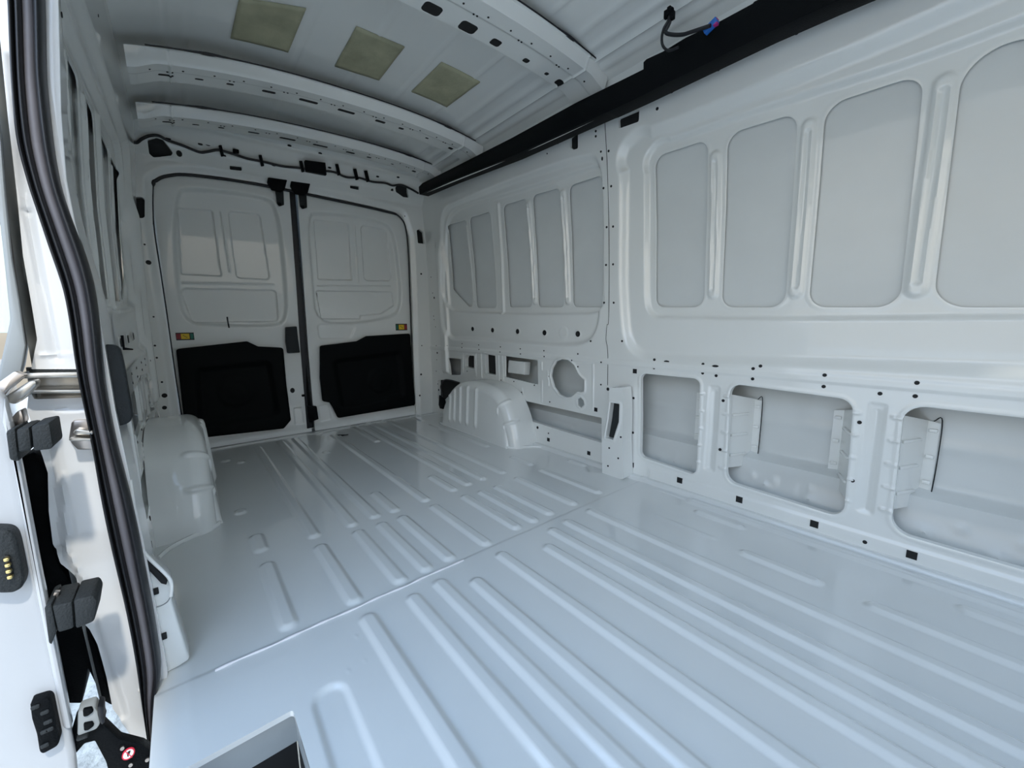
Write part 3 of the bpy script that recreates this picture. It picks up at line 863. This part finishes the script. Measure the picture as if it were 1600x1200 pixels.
# ------------------------------------------------------------------ rear doors
XD = 3.205
def xd(z): return XD-0.06*np.clip(np.asarray(z)-.6, 0, 1.4)
def mapD(u, v, h): return (xd(v)-h, u, v)
def PDX(px, py, off=0.0):
    X = XD
    for _ in range(6):
        q = PX(px, py, X-off); X = float(xd(q[2]))
    return PX(px, py, X-off)
def PD(px, py): q = PDX(px, py); return (q[1], q[2])
def dpoly(S): return [PD(*p) for p in S]
def rear_door(name, outline, outer, panels, bumps, ext):
    P = dpoly(outline); a = np.array(P)
    S = Sheet(a[:, 0].min()-.01, a[:, 0].max()+.01, a[:, 1].min()-.01, a[:, 1].max()+.01, 0.0052, mapD)
    S.add(chaik(dpoly(outer[0]), 2), 0, -0.030, .026)
    for p, r in panels: S.add(dpoly(p), r, -0.014, .008)
    for a_, b_, w_, h_ in bumps: S.bead(PD(*a_), PD(*b_), w_, h_)
    S.trim(P, .03, flange=.03)
    ext(S)
    d = S.build(name, [M_PAINT, M_HOLE]); tag(d, kind='structure')
    return d
def ext1(S):
    S.dot(PD(457, 610), .019, ang=.6, asp=.8)
    S.add(dpoly([(458, 637), (472, 636), (476, 662), (461, 664)]), .01, -.005, .006)
door_1 = rear_door('door_1', [(232, 262), (456, 296), (488, 680), (290, 712)],
    ([(266, 296), (300, 290), (415, 304), (437, 322), (449, 430), (452, 505), (420, 513), (330, 511), (293, 508), (273, 470)], .09),
    [([(276, 322), (333, 326), (348, 432), (282, 429)], .015), ([(356, 327), (408, 332), (424, 437), (369, 434)], .025), ([(279, 449), (434, 452), (437, 503), (300, 505)], .03)],
    [((345, 330), (360, 425), .012, .006), ((285, 441), (430, 444), .014, .006)], ext1)
def ext2(S):
    S.add(dpoly([(497, 633), (514, 631), (518, 655), (500, 660)]), .012, -.005, .006)
    S.add(dpoly([(494, 505), (560, 506), (548, 530), (498, 531)]), .03, -.008, .012)
door_2 = rear_door('door_2', [(464, 296), (650, 320), (656, 648), (493, 680)],
    ([(477, 333), (500, 328), (585, 340), (612, 352), (621, 380), (629, 450), (628, 480), (617, 497), (560, 508), (492, 508), (486, 440)], .07),
    [([(491, 341), (547, 347), (553, 438), (498, 437)], .015), ([(565, 349), (606, 357), (615, 439), (571, 439)], .035), ([(494, 453), (615, 455), (618, 478), (598, 491), (566, 494), (566, 499), (503, 499)], .02)],
    [((556, 352), (562, 442), .012, .006), ((497, 446), (612, 447), .012, .006)], ext2)
box('outer_panel', (XD+.085, -.34, .86), (.012, .86, 2.0), M_OUT, parent=door_1)
box('outer_panel', (XD+.085, -1.20, .86), (.012, .86, 2.0), M_OUT, parent=door_2)

def trim_panel(door, pts, cup, ridge):
    P = dpoly(pts); a = np.array(P)
    def m(u, v, h): return (xd(v)-.036-h, u, v)
    S = Sheet(a[:, 0].min()-.01, a[:, 0].max()+.01, a[:, 1].min()-.01, a[:, 1].max()+.01, 0.0055, m)
    S.add(P, .02, .006, .008)
    S.add(dpoly(ridge), .05, -.022, .05)
    c = PD(*cup); S.bead(c, (c[0]+.001, c[1]), .22, .006, .03); S.bead(c, (c[0]+.001, c[1]), .13, .006, .05)
    S.trim(P, .018, flange=.012)
    return S.build('trim_panel', [M_TRIM], door)
trim_panel(door_1, [(275, 545), (385, 533), (402, 541), (441, 543), (446, 600), (453, 655), (442, 668), (291, 685)], (368, 612), [(300, 572), (425, 560), (440, 650), (306, 672)])
trim_panel(door_2, [(498, 540), (555, 533), (570, 525), (638, 521), (646, 632), (526, 652), (518, 636), (513, 628), (502, 626), (498, 590)], (592, 594), [(515, 560), (625, 545), (632, 620), (528, 640)])
box('rear_sill', (3.22, YC, -.06), (.20, 1.86, .08), M_PRIM, parent=wall_back)
box('door_gap_filler', (3.235, YC, .9), (.02, .08, 1.9), M_HOLE, parent=wall_back)
# three-colour stickers
def sticker(door, x0, y0, x1, y1, flip):
    a = PD(x0, y0); b = PD(x1, y1); y0_, z0 = a; y1_, z1 = b
    XD_ = float(xd(z0)); root_o = box('warning_sticker', (XD_-.001, (y0_+y1_)/2, (z0+z1)/2), (.002, abs(y1_-y0_), abs(z0-z1)), M_STK, parent=door)
    w = abs(y1_-y0_); h = abs(z0-z1)
    seg = [(0.02, .24, M_RED), (.26, .50, M_YEL), (.79, .18, M_GRN)]
    if flip: seg = [(1-s-l, l, m) for s, l, m in seg]
    bmy = max(y0_, y1_)
    for s, l, m in seg:
        box('colour_field', (XD_-.0022, bmy-(s+l/2)*w, (z0+z1)/2), (.001, l*w*.94, h*.72), m, parent=root_o)
    bm = bmesh.new()
    for k in range(3):
        add_box(bm, (XD_-.0029, bmy-((.14 if not flip else .86)*w), (z0+z1)/2+(k-1)*h*.22), (.0004, w*.10, h*.05))
        add_box(bm, (XD_-.0029, bmy-(.5*w)+(k-1)*w*.08, (z0+z1)/2+((k*7) % 3-1)*h*.12), (.0004, w*.09, h*.07))
    bm_obj('sticker_print', bm, M_STK, root_o)
    root_o['label'] = 'red, yellow and green sticker with black border'
sticker(door_1, 274, 520, 304, 531, False)
sticker(door_2, 618, 506, 636, 516, True)
# hinge and latch hardware in the middle
def latch(door, dx):
    o = prism('upper_latch', [PDX(x+dx, y+dx*.16, .05) for x, y in [(419, 277), (449, 281), (445, 296), (440, 299), (425, 296), (418, 284)]], (.03, 0, 0), M_BLACK, .004, parent=door)
    prism('latch_strap', [PDX(x+dx, y+dx*.12, .022) for x, y in [(430, 294), (443, 296), (444, 320), (437, 322), (433, 318)]], (.012, 0, 0), M_PAD, .003, parent=o)
    b = PDX(437+dx, 319+dx*.12, .026); box('latch_bolt', b, (.012, .02, .02), M_BLACK, .003, parent=o)
latch(door_1, 0); latch(door_2, 36)
prism('centre_latch', [PDX(x, y, .045) for x, y in [(447, 511), (464, 510), (466, 530), (469, 551), (450, 552), (447, 534)]], (.04, 0, 0), M_PAD, .005, parent=door_1)
bm = bmesh.new(); add_prism(bm, [PDX(x, y, .03) for x, y in [(480, 634), (495, 635), (498, 655), (484, 660)]], (.03, 0, 0), .003)
bm_obj('lower_latch', bm, M_BLACK, door_2)
box('check_clip', PDX(474, 618, .02), (.02, .02, .015), M_BLACK, .003, parent=door_1)
prism('centre_seal', [PDX(x, y, .006) for x, y in [(452, 296), (461, 297), (471, 430), (478, 520), (490, 668), (480, 670), (468, 520), (462, 430)]], (.03, 0, 0), M_RUB, .004, parent=door_2)
prism('seal_wire', [PDX(x, y, .012) for x, y in [(474, 566), (478, 566), (489, 660), (484, 660)]], (.012, 0, 0), M_BLACK, .002, parent=door_2)
tube('hanging_strap', [PDX(355, 495, .03), PDX(356, 503, .03), PDX(358, 512, .012)], .0045, M_RUB, 6, 4, door_1)

# ------------------------------------------------------------------ wiring across the rear header
def PH(px, py, off=.018):
    y, z = PB(px, py); return (float(xframe(z))-off, y, z)
root = empty('rear_wiring_harness', PH(480, 268))
path = [(204, 219), (213, 225), (222, 219), (234, 214), (248, 214), (262, 221), (285, 229), (310, 239), (322, 239), (340, 236), (360, 241), (385, 249), (410, 254), (440, 261), (470, 264), (500, 268),
        (520, 270), (540, 278), (560, 279), (580, 285), (600, 287), (612, 291), (625, 290), (640, 296), (652, 303)]
ob = [tube('cable_loom', [PH(*p) for p in path], .0075, M_RUB, 8, 5)]
bm = bmesh.new(); P_ = [PH(x, y, .012) for x, y in [(474, 253), (506, 257), (508, 276), (476, 270)]]
add_prism(bm, P_, (-.03, 0, 0), .003); ob.append(bm_obj('control_box', bm, M_BLACK))
for x, y in ((345, 238), (407, 253), (470, 262), (526, 267), (571, 277), (554, 274)):
    p0, p1 = PH(x-1, y-10, .012), PH(x+2, y+9, .012)
    ob.append(prism('cable_clip', [PH(x-4, y-9, .028), PH(x+1, y-9, .028), PH(x+5, y+8, .028), PH(x, y+9, .028)], (.012, 0, 0), M_BLACK, .003))
ob.append(box('plug', PH(368, 238, .02), (.02, .03, .02), M_BLACK, .004))
adopt(root, ob); tag(root, 'black wiring harness with clips and box above the rear doors', 'wiring harness')
strap = tube('tether', [PH(204, 211, .0), PH(206, 222, .0), PH(207, 231, 0)], .004, M_RUB, 6, 4); tag(strap, 'short dark cable end at the upper left corner of the rear frame', 'cable')

# ------------------------------------------------------------------ middle pillar post on the right
def mapP(u, v, h): return (u, -1.588+h, v)
q = [PY(x, y, -1.588) for x, y in [(941, 742), (940, 690), (946, 664), (951, 640), (952, 606), (972, 606), (974, 640), (973, 690), (975, 748), (960, 752)]]
q = [(p[0], p[2]) for p in q]; qa = np.array(q)
ps = Sheet(qa[:, 0].min()-.01, qa[:, 0].max()+.01, max(qa[:, 1].min()-.01, .0), qa[:, 1].max()+.01, .004, mapP)
ps.trim(q, .008, flange=.075)
sl_ = [PY(x, y, -1.588) for x, y in [(954, 629), (968, 631), (967, 659), (958, 687), (946, 684), (951, 655)]]
ps.cut([(p[0], p[2]) for p in sl_], .003, flange=.03, pit=True, lip=.004)
for x, y in [(952, 700), (966, 716), (950, 728), (970, 683)]:
    p = PY(x, y, -1.588); ps.dot((p[0], p[2]), .005)
post = ps.build('pillar_post', [M_PAINT, M_PAD]); tag(post, 'white slotted pillar foot against the right wall, beside the floor joint', 'pillar post')  # dark grey paints in the shade inside the slot and holes

# ------------------------------------------------------------------ door-side pillar: seal, jamb, foot
XS_ = 1.065
rows = [(-60, 6, 66), (0, 12, 70), (60, 14, 71), (125, 17, 72), (180, 21, 78), (225, 26, 83), (262, 36, 89), (300, 47, 97), (340, 61, 111), (387, 76, 129), (425, 90, 141), (455, 100, 148), (512, 110, 155), (560, 116, 159),
        (600, 123, 163), (650, 134, 172), (705, 145, 184), (760, 154, 199), (807, 163, 210), (850, 172, 219), (900, 184, 228), (950, 196, 238), (1000, 206, 246), (1035, 212, 251), (1062, 216, 254), (1085, 219, 243), (1130, 226, 241), (1180, 234, 241), (1215, 238, 242)]
def seal_strip(name, f0, f1, bulge, mat, n=10, xo=0.0):
    vs = []; fs = []
    R = []
    ys = np.array([r[0] for r in rows], float); l = np.array([r[1] for r in rows], float); rr = np.array([r[2] for r in rows], float)
    Y = np.linspace(ys[0], ys[-1], 90)
    L = np.interp(Y, ys, l); Rr = np.interp(Y, ys, rr)
    k = np.array([.25, .5, .25])
    for _ in range(3):
        L[1:-1] = np.convolve(L, k, 'valid'); Rr[1:-1] = np.convolve(Rr, k, 'valid')
    for y, a, b in zip(Y, L, Rr):
        p0 = np.array(PX(a+(b-a)*f0, y, XS_)); p1 = np.array(PX(a+(b-a)*f1, y, XS_))
        for i in range(n+1):
            t = i/n; p = p0*(1-t)+p1*t
            vs.append((p[0]-xo-bulge*math.sin(math.pi*t)**.6, p[1], p[2]))
        vs.append((p1[0]+.02, p1[1], p1[2])); vs.append((p0[0]+.02, p0[1], p0[2]))
    m = n+3
    for j in range(len(Y)-1):
        for i in range(m):
            a = j*m+i; b = j*m+(i+1) % m
            fs.append((a, b, b+m, a+m))
    return mk(name, vs, fs, mat)
root = empty('side_door_seal', (XS_, .12, 0))
ob = [seal_strip('outer_lip', 0.0, .17, .010, M_RUB), seal_strip('inner_lip', .18, .40, .013, M_RUB), seal_strip('centre_band', .38, .72, .006, M_RUBG), seal_strip('bulb', .70, 1.0, .020, M_RUB)]
ob[2]['label'] = 'grey flocked centre band'
adopt(root, ob); tag(root, 'black rubber seal with grey band along the edge of the side door opening', 'door seal')

# jamb between the seal and the outside
def mapJ(u, v, h): return (1.085-h, u, v)
def PJ(px, py): p = PX(px, py, 1.085); return (p[1], p[2])
jo = [(60, -80), (-30, -80), (-10, 0), (0, 60), (12, 180), (26, 300), (36, 400), (50, 480), (58, 530), (48, 580), (42, 640), (58, 690), (66, 712), (74, 740), (76, 800), (82, 850), (94, 882), (118, 905), (123, 930), (124, 965), (140, 985), (152, 1010), (166, 1060), (176, 1108), (198, 1140), (214, 1165), (232, 1176),
      (245, 1180), (262, 1050), (225, 850), (180, 640), (150, 460), (110, 330), (84, 200), (80, 60)]
jp = [PJ(*p) for p in jo]; ja = np.array(jp)
J = Sheet(ja[:, 0].min()-.01, ja[:, 0].max()+.01, ja[:, 1].min()-.01, ja[:, 1].max()+.01, .0045, mapJ)
J.bead(PJ(18, 90), PJ(42, 330), .014, -.006); J.bead(PJ(42, 330), PJ(88, 560), .014, -.006)
J.bead(PJ(78, 700), PJ(92, 860), .02, -.008); J.bead(PJ(92, 860), PJ(140, 960), .02, -.008); J.bead(PJ(140, 960), PJ(190, 1120), .02, -.006)
J.bead(PJ(98, 740), PJ(106, 860), .006, .004); J.bead(PJ(106, 860), PJ(150, 940), .006, .004)
J.bead(PJ(60, 555), PJ(115, 555), .006, .003); J.bead(PJ(85, 640), PJ(130, 638), .010, -.004)
J.cut([PJ(*p) for p in [(44, 578), (130, 577), (140, 621), (52, 624)]], .004, flange=.05)
J.trim(jp, .004, flange=.12)
jamb = J.build('door_jamb', [M_OUT, M_HOLE]); tag(jamb, 'bright white jamb of the side door opening, outside the black seal', 'door jamb')
# bright flange inside the seal at the top
o = prism('pillar_flange', [PX(x, y, 1.072) for x, y in [(66, -60), (90, -60), (93, 60), (96, 180), (104, 280), (118, 350), (136, 415), (128, 412), (108, 350), (84, 280), (72, 180), (66, 60)]], (.006, 0, 0), M_OUT, .002)
tag(o, 'thin bright flange on the inner side of the black door seal', 'flange')
# dark pad on the pillar
o = prism('pillar_pad', [PX(x, y, 1.10) for x, y in [(150, 538), (178, 539), (187, 545), (193, 570), (199, 605), (206, 645), (206, 655), (202, 661), (188, 666), (160, 662)]], (.03, 0, 0), M_PAD, .008, 3)
tag(o, 'dark grey plastic pad beside the black door seal', 'pad')
# pillar foot
root = empty('side_pillar_foot', (1.10, .09, 0))
ob = [prism('foot_box', [PX(x, y, 1.10) for x, y in [(212, 874), (226, 878), (262, 908), (268, 918), (268, 938), (276, 965), (290, 1010), (297, 1031), (280, 1042), (255, 1056), (240, 1060), (228, 950)]], (.07, 0, 0), M_PAINT, .006, 3),
      tube('flange_edge', [PX(x, y, 1.088) for x, y in [(203, 750), (208, 785), (214, 820), (219, 850), (224, 862), (236, 875), (252, 890), (264, 903), (268, 914), (267, 932)]], .0036, M_PAINT, 8, 5),
      prism('foot_slot', [PX(x, y, 1.093) for x, y in [(213, 820), (218, 850), (223, 866), (262, 907), (260, 914), (252, 912), (222, 880), (212, 860)]], (.01, 0, 0), M_HOLE, .001)]
for x, y in ((243, 924), (256, 994)): ob.append(box('square_hole', PX(x, y, 1.098), (.006, .010, .014), M_HOLE, .001))
ob.append(tube('pressed_line', [PX(x, y, 1.099) for x, y in [(236, 950), (250, 947), (262, 940), (268, 928)]], .0012, M_PRIM, 6, 4))
adopt(root, ob); tag(root, 'white pillar foot with square holes standing on the floor by the side door', 'pillar foot')
# inner pillar reinforcement, with its long openings, seen almost edge on
o = prism('pillar_reinforcement', [PX(x, y, 1.22) for x, y in [(186, 655), (190, 655), (216, 780), (226, 850), (222, 850), (206, 770)]], (.01, 0, 0), M_PAINT, .002)
tag(o, 'narrow white upright below the dark grey pillar pad', 'bracket')
o = tube('stay_rod', [PX(x, y, 1.25) for x, y in [(200, 652), (206, 690), (214, 740), (219, 790)]], .005, M_PAINT, 8, 4)
tag(o, 'thin curved white stay inside the door-side pillar', 'stay')

o = prism('wall_clip', [PX(x, y, 1.85) for x, y in [(188, 524), (193, 524), (195, 543), (208, 545), (208, 547), (192, 547)]], (.008, 0, 0), M_BLACK, .001)
tag(o, 'small black angled clip on the left wall above the dark grey pad', 'clip')
# black panel set in the gap between jamb and open door
o = prism('gap_panel', [PX(x, y, 1.12) for x, y in [(22, 735), (34, 714), (52, 706), (64, 712), (74, 740), (76, 800), (80, 845), (90, 880), (112, 910), (121, 935), (122, 960), (136, 985), (150, 1010), (164, 1060), (175, 1104), (158, 1094), (148, 1068), (137, 1045), (128, 1100), (104, 1100), (80, 1000), (55, 880), (34, 790)]], (.10, 0, 0), M_BLACK, .004)
tag(o, 'black panel in the gap between the jamb and the open side door', 'moulding')

# track end, striker
root = empty('door_track', PX(90, 600, 1.09))
ob = [prism('track_back', [PX(x, y, 1.125) for x, y in [(40, 574), (136, 574), (142, 624), (48, 626)]], (.01, 0, 0), M_ALU, .001),
      prism('upper_rail', [PX(x, y, 1.07) for x, y in [(30, 583), (126, 582), (127, 590), (24, 592)]], (.05, 0, 0), M_ALU, .002),
      prism('lower_rail', [PX(x, y, 1.06) for x, y in [(30, 610), (128, 609), (129, 614), (38, 615)]], (.06, 0, 0), M_ALU, .002),
      prism('rail_shadow_gap', [PX(x, y, 1.085) for x, y in [(44, 576), (124, 576), (125, 582), (46, 582)]], (.03, 0, 0), M_PAD, .001)]
adopt(root, ob); tag(root, 'metal sliding door track let into the white jamb', 'door track')
root = empty('roller_carriage', PX(25, 610, 1.0))
ob = [prism('roller_arm', [PX(x, y, 1.0) for x, y in [(10, 618), (44, 596), (56, 594), (57, 602), (38, 622), (24, 632), (12, 630)]], (.03, 0, 0), M_ALU, .003),
      prism('arm_plate', [PX(x, y, .99) for x, y in [(-20, 610), (22, 580), (40, 586), (10, 612), (-10, 640)]], (.02, 0, 0), M_STEEL, .002),
      prism('arm_link', [PX(x, y, .98) for x, y in [(8, 664), (26, 643), (33, 640), (38, 658), (36, 664), (14, 671)]], (.03, 0, 0), M_STEEL, .003)]
adopt(root, ob); tag(root, 'metal roller carriage between the door track and the open side door', 'roller carriage')
root = empty('door_striker', PX(130, 680, 1.07))
ob = [prism('striker_plate', [PX(x, y, 1.076) for x, y in [(111, 660), (116, 657), (146, 656), (150, 703), (121, 703), (113, 695), (107, 686)]], (.012, 0, 0), M_STEEL, .003),
      prism('striker_hook', [PX(x, y, 1.055) for x, y in [(112, 676), (120, 670), (146, 673), (146, 680), (118, 681)]], (.03, 0, 0), M_ALU, .004),
      prism('striker_lip', [PX(x, y, 1.050) for x, y in [(106, 687), (112, 684), (142, 685), (142, 689), (110, 690)]], (.03, 0, 0), M_ALU, .002)]
adopt(root, ob); tag(root, 'steel door striker on the white jamb beside the black seal', 'striker')

# ------------------------------------------------------------------ open sliding door, slid back outside the body
root = empty('sliding_door', (.95, .25, -.2))
def PS(px, py, X=.95): return PX(px, py, X)
ob = []
door_out = [(-420, 545), (-60, 600), (6, 612), (16, 655), (26, 705), (42, 790), (60, 895), (82, 1000), (100, 1080), (120, 1180), (132, 1300), (-420, 1300)]
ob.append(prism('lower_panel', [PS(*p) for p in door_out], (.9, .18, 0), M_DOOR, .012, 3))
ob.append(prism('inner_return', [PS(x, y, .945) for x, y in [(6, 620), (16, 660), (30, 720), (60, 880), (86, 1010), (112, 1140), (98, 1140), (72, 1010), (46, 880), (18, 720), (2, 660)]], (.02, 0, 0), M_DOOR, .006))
ob.append(prism('contact_block', [PS(x, y, .925) for x, y in [(-30, 827), (12, 828), (22, 835), (27, 850), (34, 885), (38, 905), (34, 920), (20, 928), (0, 928), (-30, 926)]], (.03, 0, 0), M_PAD, .006, 3))
cb = ob[-1]
rec = prism('contact_recess', [PS(x, y, .922) for x, y in [(6, 868), (14, 868), (21, 902), (12, 904)]], (.006, 0, 0), M_STK, .001); ob.append(rec)
bm = bmesh.new()
for x, y in ((10.5, 873.5), (12.5, 882.5), (14, 892), (16, 901)): add_box(bm, PS(x, y, .919), (.008, .006, .006), .002)
ob.append(bm_obj('contact_pin', bm, M_GOLD))
ob.append(prism('latch_pad', [PS(x, y, .93) for x, y in [(46, 1100), (74, 1091), (80, 1095), (86, 1125), (93, 1158), (90, 1167), (66, 1180), (61, 1176), (57, 1150), (49, 1125)]], (.03, 0, 0), M_BLACK, .004, 2))
bm = bmesh.new()
for k, (x, y) in enumerate(((70, 1113), (75, 1128), (70, 1143), (77, 1140), (70, 1165), (55, 1105))): add_box(bm, PS(x, y, .929), (.004, .010, .007), .002)
ob.append(bm_obj('pad_rib', bm, M_PAD))
for nm, pts in (('upper_buffer', [[(8, 674), (24, 668), (27, 700), (30, 722), (14, 720)], [(24, 671), (46, 667), (50, 703), (28, 708)], [(48, 666), (77, 660), (83, 696), (80, 702), (52, 705)]]),
                ('lower_buffer', [[(69, 950), (80, 944), (88, 985), (80, 1008), (76, 1005)], [(80, 947), (113, 940), (116, 982), (90, 990)], [(114, 938), (146, 930), (152, 940), (147, 972), (118, 984)]])):
    bm = bmesh.new()
    for q_ in pts: add_prism(bm, [PS(x, y, .93) for x, y in q_], (.07, 0, 0), .004)
    ob.append(bm_obj(nm, bm, M_PAD))
ob.append(prism('steel_tab', [PS(x, y, .96) for x, y in [(73, 957), (80, 940), (84, 926), (93, 926), (87, 942), (80, 962)]], (.01, 0, 0), M_STEEL, .001))
ob.append(prism('window_post', [PS(x, y, 1.05) for x, y in [(-30, 150), (0, 190), (8, 300), (18, 400), (30, 470), (40, 540), (30, 600), (-6, 600), (16, 500), (8, 420), (-2, 330), (-30, 300)]], (.5, .09, 0), M_PRIM, .004))
ob.append(prism('window_glass', [PS(x, y, 1.06) for x, y in [(-60, 150), (-5, 200), (6, 330), (14, 430), (20, 520), (-60, 520)]], (.4, .09, 0), M_GLASS, .001))
adopt(root, ob); tag(root, 'white open sliding door with black contact block and buffers at its front edge', 'sliding door')

# lower arm with prohibition sign
root = empty('lower_door_arm', PX(190, 1170, .96))
ob = [prism('arm_body', [PX(x, y, .97) for x, y in [(112, 1140), (120, 1112), (130, 1108), (152, 1128), (160, 1130), (186, 1155), (222, 1164), (232, 1170), (240, 1176), (244, 1260), (180, 1240), (165, 1190), (148, 1158), (132, 1162), (118, 1178), (113, 1180)]], (.03, 0, -.01), M_BLACK, .004),
      prism('hinge_block', [PX(x, y, .955) for x, y in [(121, 1113), (148, 1104), (153, 1112), (157, 1130), (152, 1140), (120, 1152)]], (.03, 0, 0), M_PRIM, .004),
      prism('hinge_band', [PX(x, y, .95) for x, y in [(152, 1104), (161, 1106), (161, 1122), (164, 1130), (158, 1134), (153, 1120)]], (.03, 0, 0), M_RUB, .003),
      prism('arm_rail', [PX(x, y, .95) for x, y in [(118, 1156), (136, 1150), (138, 1153), (120, 1160)]], (.02, 0, 0), M_PAD, .002)]
bm = bmesh.new()
for x, y in ((133, 1114), (134, 1136)): add_prism(bm, [PX(x+a, y+b, .95) for a, b in ((-4, -4), (10, -7), (13, -1), (4, 6), (-3, 7))], (.008, 0, 0), .002)
ob.append(bm_obj('hinge_recess', bm, M_BLACK))
def disc(name, cx, cy, rx, ry, X, th, mat, n=28, ang=-.7, mats=None):
    pts = []
    for k in range(n):
        t = 2*math.pi*k/n; a, b = rx*math.cos(t), ry*math.sin(t)
        pts.append(PX(cx+a*math.cos(ang)-b*math.sin(ang), cy+a*math.sin(ang)+b*math.cos(ang), X))
    return prism(name, pts, (th, 0, 0), mat)
sg = disc('prohibition_sign', 200.5, 1178.5, 12, 7, .964, .003, M_SRED)
sw = disc('sign_field', 200.5, 1178.5, 9.8, 5.4, .9630, .002, M_STW)
sf = prism('foot_symbol', [PX(x, y, .9622) for x, y in [(199, 1182), (198, 1177), (201, 1174), (204, 1173), (203, 1177), (201, 1180), (200.5, 1183)]], (.001, 0, 0), M_STK)
ss = prism('sign_bar', [PX(x, y, .9618) for x, y in [(194, 1174), (195, 1173), (207, 1183), (206, 1184)]], (.0005, 0, 0), M_SRED)
ob += [sg, sw, sf, ss]
for i, (x, y) in enumerate(((191, 1170), (230, 1188), (204, 1196))): ob.append(disc('rivet', x, y, 4, 2.6, .963, .003, M_STEEL, 12))
adopt(root, ob); tag(root, 'black lower door arm with a round red and white no-step sign', 'door arm')

# ------------------------------------------------------------------ ground and step outside
GZ = -0.60
g = Sheet(-8, 14, .20, 16, .5, lambda u, v, h: (u, v, GZ+0*u))
tag(g.build('ground', [M_GROUND]), kind='structure')
g = Sheet(-8, 14, -8, .20, .5, lambda u, v, h: (u, v, GZ+0*u))
tag(g.build('ground', [M_GROUND]), kind='structure')
